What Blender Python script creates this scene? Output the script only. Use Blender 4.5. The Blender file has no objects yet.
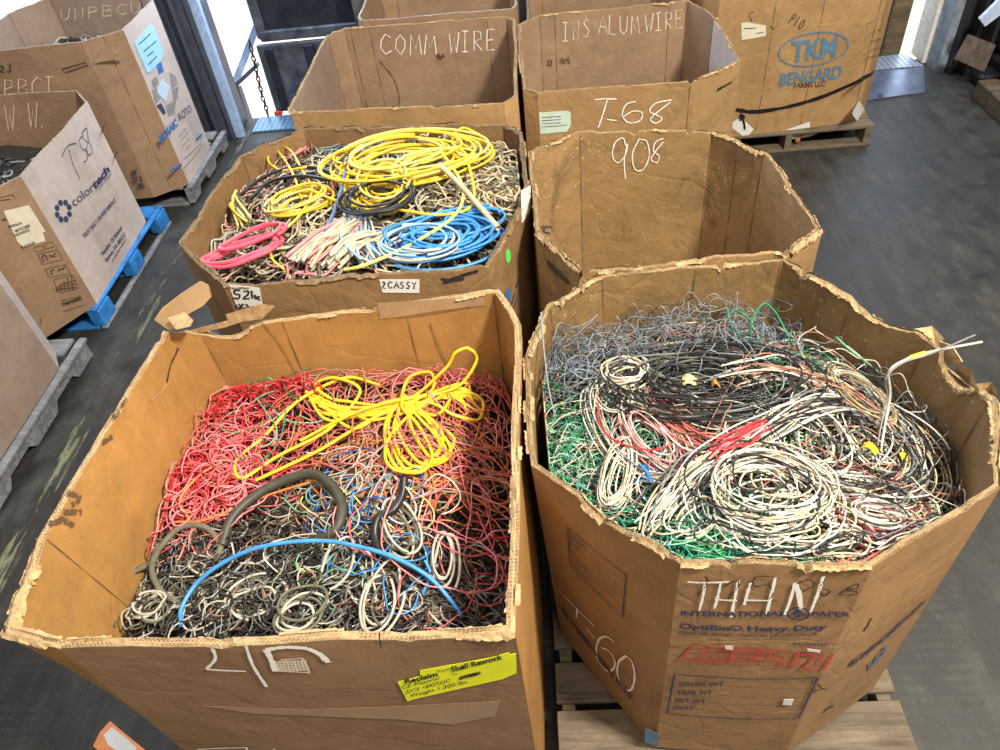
import bpy, bmesh, math, random
import numpy as np
from mathutils import Vector, Matrix

random.seed(7); rng = np.random.default_rng(11)
SC = bpy.context.scene
COL = SC.collection
# ------------------------------------------------------------------ camera
FPX, CAMZ = 740.0, 2.52
def cam_axes(V=(600, 1150), A=(515, -190)):
    d = np.array([V[0]-500, V[1]-375., FPX]); d /= np.linalg.norm(d)
    a = np.array([A[0]-500, A[1]-375., FPX]); a -= a.dot(d)*d; a /= np.linalg.norm(a)
    up = -d; r = np.cross(a, up)
    return np.array([r, a, up])
R = cam_axes()
cd = bpy.data.cameras.new('camera'); cam = bpy.data.objects.new('camera', cd); COL.objects.link(cam)
cam.matrix_world = Matrix(((R[0,0], -R[0,1], -R[0,2], 0), (R[1,0], -R[1,1], -R[1,2], 0), (R[2,0], -R[2,1], -R[2,2], CAMZ), (0,0,0,1)))
cd.lens = 36*FPX/1000; cd.sensor_width = 36; cd.clip_start = .05; cd.clip_end = 200
SC.camera = cam
# ------------------------------------------------------------------ world, light, exposure
SC.view_settings.view_transform = 'Standard'; SC.view_settings.look = 'None'
SC.view_settings.gamma = 1; SC.view_settings.use_curve_mapping = False
SC.view_settings.exposure = 0.45
W = bpy.data.worlds.new('world'); SC.world = W; W.use_nodes = True
nt = W.node_tree; nt.nodes.clear()
bg = nt.nodes.new('ShaderNodeBackground'); wo = nt.nodes.new('ShaderNodeOutputWorld')
bg.inputs[0].default_value = (.72, .84, 1, 1); bg.inputs[1].default_value = 3.0
nt.links.new(bg.outputs[0], wo.inputs[0])
def area(name, loc, target, size, power, color, sy=None):
    l = bpy.data.lights.new(name, 'AREA'); l.energy = power; l.color = color; l.size = size
    if sy: l.shape = 'RECTANGLE'; l.size_y = sy
    o = bpy.data.objects.new(name, l); COL.objects.link(o); o.location = loc
    o.rotation_euler = (Vector(target)-Vector(loc)).to_track_quat('-Z', 'Y').to_euler()
    return o
sun = bpy.data.lights.new('sun', 'SUN'); sun.energy = 6; sun.angle = .01; sun.color = (1, .95, .86)
so = bpy.data.objects.new('sun', sun); COL.objects.link(so)
so.rotation_euler = Vector((.62, .04, -.9)).to_track_quat('-Z', 'Y').to_euler()
area('bay_light_key', (2.3, -.1, 5.3), (.2, 1.6, 1), .6, 430, (1, .92, .78))
area('bay_light_near', (.9, -2.2, 5.4), (.2, 1.8, .8), 2.0, 75, (1, .93, .80))
area('fill_light_aisle', (-2.4, -1.2, 4.6), (.3, 1.2, .7), 1.4, 42, (1, .93, .82))  # added fill with no fixture behind it, lifts the dark left-facing bin sides
area('bay_light_right', (4.6, 3.2, 5.6), (1.5, 3.5, 0), 1.4, 110, (1, .92, .78))
area('bay_light_left', (-2.2, 3.6, 5.6), (-1.4, 3.2, 0), 1.6, 80, (.86, .91, 1))
area('daylight_left_door', (-1.5, 5.62, 2.1), (-1.2, 2.2, .6), 1.5, 75, (.66, .80, 1), 2.6)
area('daylight_far_left_door', (-4.0, 5.62, 2.1), (-2.2, 3.2, .6), 1.5, 55, (.66, .80, 1), 2.6)
area('daylight_right_door', (2.65, 5.66, 1.7), (2.6, 3.2, 0), .7, 22, (.55, .72, 1), 2.4)

# ------------------------------------------------------------------ pixel rays to world points on real planes
def ray(p):
    w = R @ np.array([p[0]-500, p[1]-375., FPX]); return w/np.linalg.norm(w)
C0 = np.array([0, 0, CAMZ])
def onz(p, z):
    w = ray(p); return C0 + w*((z-CAMZ)/w[2])
def onplane(p, pt, n):
    w = ray(p); return C0 + w*(np.dot(np.array(pt)-C0, n)/np.dot(w, n))

# ------------------------------------------------------------------ materials
MATS = {}
def nodes(name):
    m = bpy.data.materials.new(name); m.use_nodes = True
    t = m.node_tree; b = t.nodes['Principled BSDF']
    return m, t, b
def N(t, kind, **kw):
    n = t.nodes.new(kind)
    for k, v in kw.items():
        if k.startswith('i_'): n.inputs[int(k[2:]) if k[2:].isdigit() else k[2:].replace('_', ' ')].default_value = v
        else: setattr(n, k, v)
    return n
def mixc(t, fac, a, b, mode='MIX'):
    n = t.nodes.new('ShaderNodeMix'); n.data_type = 'RGBA'; n.blend_type = mode
    for sock, v in ((n.inputs[0], fac), (n.inputs[6], a), (n.inputs[7], b)):
        if hasattr(v, 'is_output') or isinstance(v, bpy.types.NodeSocket): t.links.new(v, sock)
        elif isinstance(v, (int, float)): sock.default_value = v
        else: sock.default_value = (*v, 1)
    return n.outputs[2]
def ramp(t, src, pts):
    n = t.nodes.new('ShaderNodeValToRGB'); t.links.new(src, n.inputs[0])
    e = n.color_ramp.elements
    while len(e) < len(pts): e.new(.5)
    for el, (p, c) in zip(e, pts):
        el.position = p; el.color = (*c, 1) if not isinstance(c, (int, float)) else (c, c, c, 1)
    return n.outputs[0]
def noise(t, vec, scale, detail=4, rough=.6, dist=0):
    n = N(t, 'ShaderNodeTexNoise'); n.inputs['Scale'].default_value = scale; n.inputs['Detail'].default_value = detail
    n.inputs['Roughness'].default_value = rough; n.inputs['Distortion'].default_value = dist
    if vec: t.links.new(vec, n.inputs['Vector'])
    return n.outputs[0]
def mapping(t, src, sc=(1,1,1), loc=(0,0,0)):
    n = t.nodes.new('ShaderNodeMapping'); n.inputs['Scale'].default_value = sc; n.inputs['Location'].default_value = loc
    t.links.new(src, n.inputs[0]); return n.outputs[0]
def bump(t, b, h, strength=.3, dist=.01, prev=None):
    n = t.nodes.new('ShaderNodeBump'); n.inputs['Strength'].default_value = strength; n.inputs['Distance'].default_value = dist
    t.links.new(h, n.inputs['Height'])
    if prev: t.links.new(prev, n.inputs['Normal'])
    t.links.new(n.outputs[0], b.inputs['Normal']); return n.outputs[0]
def plain(name, col, rough=.6, metal=0, var=.12, scale=30, emit=0):
    if name in MATS: return MATS[name]
    m, t, b = nodes(name)
    tc = N(t, 'ShaderNodeTexCoord')
    f = noise(t, tc.outputs['Object'], scale)
    d = tuple(c*(1-var*2) for c in col); l = tuple(min(1, c*(1+var)) for c in col)
    t.links.new(ramp(t, f, [(.3, d), (.7, l)]), b.inputs['Base Color'])
    b.inputs['Roughness'].default_value = rough; b.inputs['Metallic'].default_value = metal
    if emit:
        b.inputs['Emission Color'].default_value = (*col, 1); b.inputs['Emission Strength'].default_value = emit
    MATS[name] = m; return m
def cardboard(name, col, stain=.5, fleck=0., wrinkle=.4, seed=0, stainc=(.10, .065, .035)):
    """corrugated board: vertical flute streaks, mottling, stains, torn flecks, dents"""
    m, t, b = nodes(name)
    uv = N(t, 'ShaderNodeTexCoord').outputs['UV']
    u0 = mapping(t, uv, (1, 1, 1), (seed*3.1, seed*1.7, seed*.37))
    big = noise(t, u0, 2.2, 5, .6, .4)
    fib = noise(t, mapping(t, u0, (130, 5, 1)), 1.0, 3)
    mid = noise(t, u0, 14, 6, .7)
    d = tuple(c*.80 for c in col); l = tuple(min(1, c*1.13) for c in col)
    base = ramp(t, big, [(.3, d), (.7, l)])
    base = mixc(t, .22, base, ramp(t, fib, [(.3, .62), (.7, 1.0)]), 'MULTIPLY')
    base = mixc(t, .55, base, ramp(t, mid, [(.32, .68), (.68, 1.0)]), 'MULTIPLY')
    st = noise(t, mapping(t, u0, (1.0, .6, 1), (5, 2, 0)), 6.0, 8, .75, .8)
    base = mixc(t, ramp(t, st, [(.52, 0.0), (.74, stain)]), base, stainc)
    h = noise(t, u0, 6, 6, .62, .5)
    if fleck:
        v = N(t, 'ShaderNodeTexVoronoi'); v.inputs['Scale'].default_value = 34; v.inputs['Randomness'].default_value = 1
        t.links.new(mixc(t, .12, u0, N_out_noise(t, u0, 40)), v.inputs['Vector'])
        f = ramp(t, v.outputs['Distance'], [(0.0, 1.0), (.13, 1.0), (.17, 0.0)])
        sel = noise(t, mapping(t, u0, loc=(9, 9, 0)), 5, 2)
        f2 = mixc(t, 1, f, ramp(t, sel, [(.46, 0.0), (.52, 1.0)]), 'MULTIPLY')
        base = mixc(t, ramp(t, f2, [(0.0, 0.0), (1.0, fleck)]), base, (.78, .56, .30))
    t.links.new(base, b.inputs['Base Color'])
    b.inputs['Roughness'].default_value = .62
    b.inputs['Specular IOR Level'].default_value = .35
    # creases: ridged noise
    r1 = N(t, 'ShaderNodeTexVoronoi'); r1.feature = 'DISTANCE_TO_EDGE'; r1.inputs['Scale'].default_value = 3.1
    t.links.new(mixc(t, .22, u0, N_out_noise(t, u0, 3)), r1.inputs['Vector'])
    cr = ramp(t, r1.outputs['Distance'], [(0.0, 0.0), (.025, 1.0)])
    n1 = bump(t, b, cr, wrinkle*.35, .006)
    n2 = bump(t, b, h, wrinkle, .02, n1)
    bump(t, b, fib, .15, .002, n2)
    return m
def N_out_noise(t, vec, sc):
    n = N(t, 'ShaderNodeTexNoise'); n.inputs['Scale'].default_value = sc; n.inputs['Detail'].default_value = 3
    t.links.new(vec, n.inputs['Vector']); return n.outputs['Color']
def flute_edge(name, col, dark=(.16, .09, .04)):
    """cut edge of double-wall board: liners and a zigzag medium (UV: metres along, 0..1 across)"""
    m, t, b = nodes(name)
    uv = N(t, 'ShaderNodeTexCoord').outputs['UV']
    s = N(t, 'ShaderNodeSeparateXYZ'); t.links.new(uv, s.inputs[0])
    def M(op, a, c=None, d=None):
        n = N(t, 'ShaderNodeMath', operation=op)
        for i, v in enumerate((a, c, d)):
            if v is None: continue
            if isinstance(v, (int, float)): n.inputs[i].default_value = v
            else: t.links.new(v, n.inputs[i])
        return n.outputs[0]
    v2 = M('FRACT', M('MULTIPLY', s.outputs[1], 2.0))
    zig = M('ADD', M('MULTIPLY', M('SINE', M('MULTIPLY', s.outputs[0], 700.0)), .38), .5)
    line = M('LESS_THAN', M('ABSOLUTE', M('SUBTRACT', v2, zig)), .2)
    lin = M('LESS_THAN', M('ABSOLUTE', M('SUBTRACT', v2, .5)), .40)   # inside the flute zone
    solid = M('MAXIMUM', line, M('SUBTRACT', 1.0, lin))
    u0 = mapping(t, uv, (60, 2, 1))
    nn = noise(t, u0, 1, 5, .7)
    cc = ramp(t, nn, [(.3, tuple(c*.55 for c in col)), (.6, col), (.75, tuple(min(1, c*1.25) for c in col))])
    wear = ramp(t, noise(t, mapping(t, uv, (9, 1, 1)), 1, 4), [(.42, 0.0), (.6, 1.0)])
    k = mixc(t, wear, solid, (1, 1, 1))
    t.links.new(mixc(t, k, dark, cc), b.inputs['Base Color'])
    b.inputs['Roughness'].default_value = .85
    bump(t, b, nn, .7, .01)
    return m
FLX = -2.33-.75   # paint line, in the floor's own coordinates
def floor_mat():
    m, t, b = nodes('worn_concrete')
    o = N(t, 'ShaderNodeTexCoord').outputs['Object']
    big = noise(t, o, .5, 6, .6, .5); mid = noise(t, o, 6, 8, .75); fine = noise(t, o, 140, 3, .7)
    base = ramp(t, big, [(.3, (.026, .026, .024)), (.72, (.056, .054, .046))])
    base = mixc(t, .8, base, ramp(t, mid, [(.36, .40), (.64, 1.45)]), 'MULTIPLY')
    blot = noise(t, mapping(t, o, (1, .35, 1), (7, 7, 0)), 16, 5, .75)
    base = mixc(t, .7, base, ramp(t, blot, [(.40, .55), (.60, 1.2)]), 'MULTIPLY')
    tread = N(t, 'ShaderNodeTexWave'); tread.inputs['Scale'].default_value = 9; tread.inputs['Distortion'].default_value = 3; tread.bands_direction = 'Y'; t.links.new(o, tread.inputs['Vector'])
    base = mixc(t, mixc(t, 1, tread.outputs[1], ramp(t, noise(t, mapping(t, o, (2.2, .25, 1)), 1.5, 3), [(.50, 0.0), (.60, .55)]), 'MULTIPLY'), base, (.018, .018, .018))
    sp = ramp(t, fine, [(.60, 0.0), (.72, .45)])
    base = mixc(t, sp, base, (.19, .18, .15))
    tr = noise(t, mapping(t, o, (9, .5, 1)), 1.4, 5, .6)
    base = mixc(t, ramp(t, tr, [(.45, 0.0), (.66, .7)]), base, (.018, .018, .018))
    sc = noise(t, mapping(t, o, (3.2, .7, 1), (3, 1, 0)), 2.2, 6, .8, 2.5)
    base = mixc(t, ramp(t, sc, [(.68, 0.0), (.74, .5)]), base, (.22, .22, .15))
    # worn yellow-green aisle paint along x = -2.3
    sx = N(t, 'ShaderNodeSeparateXYZ'); t.links.new(N(t, 'ShaderNodeTexCoord').outputs['Object'], sx.inputs[0])
    ab = N(t, 'ShaderNodeMath', operation='COMPARE'); t.links.new(sx.outputs[0], ab.inputs[0]); ab.inputs[1].default_value = FLX; ab.inputs[2].default_value = .045
    pn = ramp(t, noise(t, mapping(t, o, (14, 1.6, 1)), 1.6, 6, .8), [(.52, 0.0), (.60, .55)])
    base = mixc(t, mixc(t, 1, ab.outputs[0], pn, 'MULTIPLY'), base, (.30, .33, .18))
    # yellow paint remains along the aisle
    t.links.new(base, b.inputs['Base Color'])
    t.links.new(ramp(t, mid, [(.3, .42), (.75, .68)]), b.inputs['Roughness'])
    bump(t, b, mid, .25, .01)
    return m
def wood_mat(name, col, seed=0):
    m, t, b = nodes(name)
    o = N(t, 'ShaderNodeTexCoord').outputs['Object']
    g = noise(t, mapping(t, o, (2, 26, 26), (seed, 0, 0)), 1.5, 6, .65, .6)
    k = noise(t, mapping(t, o, (1, 1, 1), (seed, 3, 0)), 9, 5, .7)
    base = ramp(t, g, [(.3, tuple(c*.45 for c in col)), (.55, col), (.75, tuple(min(1, c*1.35) for c in col))])
    base = mixc(t, .6, base, ramp(t, k, [(.3, .35), (.65, 1.0)]), 'MULTIPLY')
    t.links.new(base, b.inputs['Base Color']); b.inputs['Roughness'].default_value = .8
    bump(t, b, g, .5, .006)
    return m
def chalk_mat(name, col, cover=.75, sc=260):
    m, t, b = nodes(name)
    o = N(t, 'ShaderNodeTexCoord').outputs['Object']
    n = noise(t, o, sc, 4, .7)
    t.links.new(ramp(t, n, [(.5-.35*cover, 0.0), (.62-.30*cover, 1.0)]), b.inputs['Alpha'])
    b.inputs['Base Color'].default_value = (*col, 1); b.inputs['Roughness'].default_value = .95
    return m
def paper_mat(name, col):
    return plain(name, col, .7, 0, .05, 18)
def tread_mat(name, col):
    m, t, b = nodes(name)
    o = N(t, 'ShaderNodeTexCoord').outputs['Object']
    v = N(t, 'ShaderNodeTexChecker'); v.inputs['Scale'].default_value = 34
    r = N(t, 'ShaderNodeVectorRotate', rotation_type='Z_AXIS'); r.inputs['Angle'].default_value = .785
    t.links.new(o, r.inputs[0]); t.links.new(r.outputs[0], v.inputs[0])
    base = mixc(t, v.outputs[1], tuple(c*.55 for c in col), col)
    base = mixc(t, .4, base, ramp(t, noise(t, o, 8), [(.3, .5), (.7, 1.0)]), 'MULTIPLY')
    t.links.new(base, b.inputs['Base Color']); b.inputs['Roughness'].default_value = .4; b.inputs['Metallic'].default_value = .5
    bump(t, b, v.outputs[1], .6, .004)
    return m

# ------------------------------------------------------------------ object helpers
def tag(o, label=None, cat=None, group=None, kind=None):
    for k, v in (('label', label), ('category', cat), ('group', group), ('kind', kind)):
        if v: o[k] = v
    return o
def empty(name, loc, label=None, cat=None, group=None):
    o = bpy.data.objects.new(name, None); COL.objects.link(o); o.location = loc; o.empty_display_size = .1
    return tag(o, label, cat, group)
def mk(name, V, F, mats, parent=None, mi=None, uv=None, smooth=False):
    """one mesh object; vertices in world coordinates, made local to a parent Empty"""
    V = np.asarray(V, float).reshape(-1, 3)
    off = np.array(parent.matrix_basis.translation) if parent is not None else V.mean(0)*0
    p = parent
    while p is not None and p.parent is not None:
        p = p.parent; off = off + np.array(p.matrix_basis.translation)
    if parent is None:
        off = np.array([V[:, 0].mean(), V[:, 1].mean(), V[:, 2].min()])
    me = bpy.data.meshes.new(name)
    me.from_pydata((V-off).tolist(), [], F if isinstance(F, list) else F.tolist())
    for m in (mats if isinstance(mats, (list, tuple)) else [mats]): me.materials.append(m)
    if mi is not None: me.polygons.foreach_set('material_index', np.asarray(mi, dtype=np.int32))
    if uv is not None:
        l = me.uv_layers.new(name='UVMap')
        idx = np.empty(len(me.loops), dtype=np.int32); me.loops.foreach_get('vertex_index', idx)
        l.data.foreach_set('uv', np.asarray(uv)[idx].ravel().astype(np.float32))
    if smooth: me.polygons.foreach_set('use_smooth', np.ones(len(me.polygons), dtype=bool))
    me.update()
    o = bpy.data.objects.new(name, me); COL.objects.link(o)
    if parent is not None: o.parent = parent
    else: o.location = off
    return o
class MB:
    """collects boxes and prisms into one mesh"""
    def __init__(s): s.V = []; s.F = []
    def add(s, V, F):
        k = len(s.V); s.V += [tuple(v) for v in V]; s.F += [[i+k for i in f] for f in F]
    def box(s, a, b, rz=0, piv=None, bev=0.0):
        x0, y0, z0 = a; x1, y1, z1 = b
        e = min(bev, (x1-x0)/3, (y1-y0)/3, (z1-z0)/3)
        if e > 0:   # chamfered box
            V = []; ring = [(x0+e, y0), (x1-e, y0), (x1, y0+e), (x1, y1-e), (x1-e, y1), (x0+e, y1), (x0, y1-e), (x0, y0+e)]
            cx, cy = (x0+x1)/2, (y0+y1)/2
            def sh(p): return (p[0]+(e if p[0] < cx else -e)*.7, p[1]+(e if p[1] < cy else -e)*.7)
            for z, f in ((z0, 1), (z0+e, 0), (z1-e, 0), (z1, 1)):
                for p in ring: q = sh(p) if f else p; V.append((q[0], q[1], z))
            F = [list(range(7, -1, -1)), list(range(24, 32))]
            for k in range(3):
                for i in range(8): F.append([k*8+i, k*8+(i+1) % 8, (k+1)*8+(i+1) % 8, (k+1)*8+i])
        else:
            V = [(x, y, z) for z in (z0, z1) for x, y in ((x0, y0), (x1, y0), (x1, y1), (x0, y1))]
            F = [[3, 2, 1, 0], [4, 5, 6, 7], [0, 1, 5, 4], [1, 2, 6, 5], [2, 3, 7, 6], [3, 0, 4, 7]]
        if rz:
            px, py = piv if piv else ((x0+x1)/2, (y0+y1)/2); c, sn = math.cos(rz), math.sin(rz)
            V = [(px+(x-px)*c-(y-py)*sn, py+(x-px)*sn+(y-py)*c, z) for x, y, z in V]
        s.add(V, F); return s
    def prism(s, pts, z0, z1):
        n = len(pts)
        V = [(x, y, z0) for x, y in pts]+[(x, y, z1) for x, y in pts]
        F = [list(range(n-1, -1, -1)), list(range(n, 2*n))]+[[i, (i+1) % n, (i+1) % n+n, i+n] for i in range(n)]
        s.add(V, F); return s
    def build(s, name, mat, parent=None, **k): return mk(name, s.V, s.F, mat, parent, **k)
def catmull(P, n=10, closed=False):
    P = np.asarray(P, float)
    if len(P) < 3: 
        t = np.linspace(0, 1, n+1)[:, None]; return P[0]*(1-t)+P[-1]*t
    Q = np.vstack([2*P[0]-P[1], P, 2*P[-1]-P[-2]]); out = []
    for i in range(1, len(Q)-2):
        t = np.linspace(0, 1, n, endpoint=False)[:, None]
        a, b, c, d = Q[i-1], Q[i], Q[i+1], Q[i+2]
        out.append(.5*((2*b)+(-a+c)*t+(2*a-5*b+4*c-d)*t**2+(-a+3*b-3*c+d)*t**3))
    out.append(P[-1:]); return np.vstack(out)
class Wires:
    """tubes collected into one mesh"""
    def __init__(s): s.V = []; s.F = []; s.M = []; s.n = 0
    def tube(s, P, r, mi=0, k=5, cap=True):
        P = np.asarray(P, float); n = len(P)
        if n < 2: return s
        T = np.gradient(P, axis=0); T /= np.linalg.norm(T, axis=1)[:, None]+1e-9
        up = np.array([0, 0, 1.0]); A = np.cross(T, up); bad = np.linalg.norm(A, axis=1) < .15
        A[bad] = np.cross(T[bad], [1.0, 0, 0])
        # keep the frame continuous
        A /= np.linalg.norm(A, axis=1)[:, None]+1e-9
        for i in range(1, n):
            a = A[i-1]-T[i]*A[i-1].dot(T[i]); q = np.linalg.norm(a)
            if q > 1e-4: A[i] = a/q
        B = np.cross(T, A)
        th = np.arange(k)*2*math.pi/k
        rr = np.broadcast_to(np.asarray(r, float), (n,))[:, None, None]
        V = P[:, None]+rr*(np.cos(th)[None, :, None]*A[:, None]+np.sin(th)[None, :, None]*B[:, None])
        s.V.append(V.reshape(-1, 3))
        i = np.arange(n-1)[:, None]*k; j = np.arange(k)[None]; j2 = (j+1) % k
        F = np.stack([i+j, i+j2, i+j2+k, i+j+k], -1).reshape(-1, 4)+s.n
        s.F.append(F); s.M.append(np.full(len(F), mi)); s.n += n*k
        return s
    def build(s, name, mats, parent=None, shift=None):
        V = np.vstack(s.V); F = np.vstack(s.F); M = np.concatenate(s.M)
        return mk(name, V, F, mats, parent, M, smooth=True)
def smooth_noise(n, period, amp, dim=1):
    k = max(2, int(n/period)+2)
    c = rng.normal(0, amp, (k, dim)); x = np.linspace(0, k-1.001, n); i = x.astype(int); f = (x-i)[:, None]; f = f*f*(3-2*f)
    return c[i]*(1-f)+c[np.minimum(i+1, k-1)]*f

# ------------------------------------------------------------------ octagonal bulk bins
def inset(P, t):
    P = np.array(P, float); n = len(P); out = []
    cen = P.mean(0)
    for i in range(n):
        a, b, c = P[i-1], P[i], P[(i+1) % n]
        d1 = (b-a)/np.linalg.norm(b-a); d2 = (c-b)/np.linalg.norm(c-b)
        n1 = np.array([-d1[1], d1[0]]); n2 = np.array([-d2[1], d2[0]])
        h = n1+n2; h /= np.linalg.norm(h); out.append(b+h*t/max(.5, h.dot(n1)))
    return np.array(out)
class Bin:
    def __init__(s, name, label, top, rim, z0, bot=None, t=.013, bulge=.012, rag=.006, tear=0., mats=None, edge=None, inner=None,
                 rimz=None, group='cardboard bulk bins', seed=0, floor_z=None, cat='box', sags=()):
        s.T = np.array(top, float); s.B = np.array(bot if bot is not None else top, float); s.n = len(s.T)
        s.rim = rim; s.z0 = z0; s.t = t; s.bulge = bulge; s.seed = seed
        s.Ti, s.Bi = inset(s.T, t), inset(s.B, t)
        s.rimz = rimz or [rim]*s.n; s.sags = sags
        c = s.T.mean(0)
        s.root = empty(name, (c[0], c[1], z0), label, cat, group)
        r = random.Random(seed)
        s.ph = [r.uniform(0, 6.28) for _ in range(12)]
        s.rag, s.tear = rag, tear
        V = []; uv = []; F = []; mi = []
        per = 0; rows = 22
        cols = []      # (side, s, perimeter)
        for i in range(s.n):
            L = np.linalg.norm(s.T[(i+1) % s.n]-s.T[i]); k = max(3, int(L/.014))
            for q in range(k): cols.append((i, q/k, per+L*q/k))
            per += L
        cols.append((s.n-1, 1.0, per))
        nc = len(cols); across = 5
        rr = rows*2+across
        for (i, f, u) in cols:
            H = s.height(i, f)
            for q in range(rows):
                z = z0+(H-z0)*q/(rows-1); V.append(s.pt(i, f, z, 0, H)); uv.append((u, z))
            for q in range(across):
                w = (q+.5)/across
                a = np.array(s.pt(i, f, H, 0, H)); b = np.array(s.pt(i, f, H, 0, H, True)); p = a*(1-w)+b*w
                jit = (.0022*math.sin(u*430+q*2.1)+r.uniform(-.0022, .0022)) if q % 2 else r.uniform(0, .002)
                p[2] += jit; V.append(tuple(p)); uv.append((u, w))
            for q in range(rows):
                z = H-(H-z0)*q/(rows-1); V.append(s.pt(i, f, z, 0, H, True)); uv.append((u, z))
        mats = mats if isinstance(mats, list) else [mats]*s.n
        inn = inner if isinstance(inner, list) else [inner]*s.n; inner = inn[0]
        um = []
        for m in mats+inn+[edge]:
            if m not in um: um.append(m)
        # the outer rim row and inner rim row share uv with the walls; the cut edge has its own strip
        for c_ in range(nc-1):
            for q in range(rr-1):
                a = c_*rr+q; F.append([a, a+rr, a+rr+1, a+1])
                mi.append(um.index(mats[cols[c_][0]] if q < rows-1 else (edge if q < rows+across else inn[cols[c_][0]])))
            a = c_*rr; F.append([a, a+rr-1, a+2*rr-1, a+rr]); mi.append(um.index(inner))
        s.wall = mk('wall', V, F, um, s.root, mi, uv, smooth=False)
        fz = floor_z if floor_z is not None else z0+.01
        m = MB(); m.prism([tuple(p) for p in inset(s.Bi, .002)], fz, fz+.012)
        m.build('bottom', inner, s.root)
        s.edge, s.inner = edge, inner
        for i in range(s.n):
            L = np.linalg.norm(s.T[(i+1) % s.n]-s.T[i])
            if not (seed == 1 and i in (5, 7)): s.fold(i, .004/L, True)
    def fold(s, side, f, inner=True, w=.0045):
        """pressed score line running down a wall"""
        L = np.linalg.norm(s.T[(side+1) % s.n]-s.T[side]); H = s.height(side, f)-.004; V = []; F = []; n = 24
        for q in range(n):
            z = H-(H-s.z0-.03)*q/(n-1); ww = w*(.7+.5*math.sin(q*1.7+side))
            V += [s.pt(side, f-ww/2/L, z, .0022, None, inner), s.pt(side, f+ww/2/L, z, .0022, None, inner)]
        for q in range(n-1): F.append([2*q, 2*q+1, 2*q+3, 2*q+2])
        return mk('score_line', V, F, M_fold, s.root)
    def height(s, i, f):
        H = s.rimz[i]*(1-f)+s.rimz[(i+1) % s.n]*f
        x = i*3.7+f*4.1
        w = (math.sin(x*2.3+s.ph[0])+.6*math.sin(x*5.9+s.ph[1])+.4*math.sin(x*13.1+s.ph[2])+.35*math.sin(x*29+s.ph[3]))/2.3
        H += s.rag*w
        tt = math.sin(x*3.3+s.ph[4])+math.sin(x*7.7+s.ph[5])+.5*math.sin(x*19+s.ph[6])
        if tt > 1.5: H -= s.tear*(tt-1.5)
        for (si, f0, f1, d) in s.sags:
            if si == i and f0 < f < f1: H -= d*(math.sin(math.pi*(f-f0)/(f1-f0))**.6)
        return H
    def pt(s, i, f, z, off=0., H=None, inner=False):
        Tp, Bp = (s.Ti, s.Bi) if inner else (s.T, s.B)
        j = (i+1) % s.n
        g = (z-s.z0)/(s.rim-s.z0)
        a = Bp[i]*(1-f)+Bp[j]*f; b = Tp[i]*(1-f)+Tp[j]*f; p = a*(1-g)+b*g
        d = s.T[j]-s.T[i]; d = d/np.linalg.norm(d); nrm = np.array([d[1], -d[0]])
        L = np.linalg.norm(s.T[j]-s.T[i])
        bl = s.bulge*min(1, L/.5)*math.sin(math.pi*f)*(math.sin(math.pi*min(1, max(0, g*.8+.1))))
        lip = .004*math.sin(f*9*L+s.ph[7]+i)*max(0, g-.75)*4*math.sin(math.pi*f)
        p = p+nrm*(bl+lip+(-off if inner else off))
        return (p[0], p[1], z)
    def hit(s, side, px, inner=False):
        i, j = side, (side+1) % s.n
        Tp, Bp = (s.Ti, s.Bi) if inner else (s.T, s.B)
        d = s.T[j]-s.T[i]; L = np.linalg.norm(d); d = d/L; nrm = np.array([d[1], -d[0]])
        tm = (Tp[i]+Tp[j])/2; bm = (Bp[i]+Bp[j])/2
        lean = (tm-bm).dot(nrm)/(s.rim-s.z0)
        n3 = np.array([nrm[0], nrm[1], -lean]); b = 0
        for _ in range(3):
            P = onplane(px, (tm[0]+nrm[0]*b, tm[1]+nrm[1]*b, s.rim), n3)
            g = (P[2]-s.z0)/(s.rim-s.z0)
            a_ = Bp[i]*(1-g)+Tp[i]*g; b_ = Bp[j]*(1-g)+Tp[j]*g
            f = (P[:2]-a_).dot(d)/((b_-a_).dot(d))
            b = s.bulge*min(1, L/.5)*math.sin(math.pi*max(0, min(1, f)))*math.sin(math.pi*min(1, max(0, g*.8+.1)))
        return np.array([f*L, P[2]])
    def S(s, side, q, off=.0015, inner=False):
        L = np.linalg.norm(s.T[(side+1) % s.n]-s.T[side])
        return s.pt(side, q[0]/L, q[1], off, None, inner)
    # ---- things drawn or stuck on a wall
    def text(s, side, body, A, B, up, mat, name='printed_lettering', inner=False, bold=0., shear=0., off=.0042):
        a, b, u = (s.hit(side, p, inner) for p in (A, B, up))
        c = bpy.data.curves.new('t', 'FONT'); c.body = body; c.size = 1; c.offset = bold; c.shear = shear; c.resolution_u = 3
        c.fill_mode = 'FRONT' if hasattr(c, 'fill_mode') else c.fill_mode
        o = bpy.data.objects.new('t', c); COL.objects.link(o)
        dg = bpy.context.evaluated_depsgraph_get(); me = bpy.data.meshes.new_from_object(o.evaluated_get(dg))
        V = np.array([v.co[:] for v in me.vertices]); F = [list(p.vertices) for p in me.polygons]
        bpy.data.objects.remove(o); bpy.data.curves.remove(c); bpy.data.meshes.remove(me)
        if not len(V): return
        x0, x1 = V[:, 0].min(), V[:, 0].max(); cap = .70
        U = (b-a)/(x1-x0); Wv = (u-a)/cap
        W3 = [s.S(side, a+U*(v[0]-x0)+Wv*v[1], off, inner) for v in V]
        return mk(name, W3, F, mat, s.root)
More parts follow.
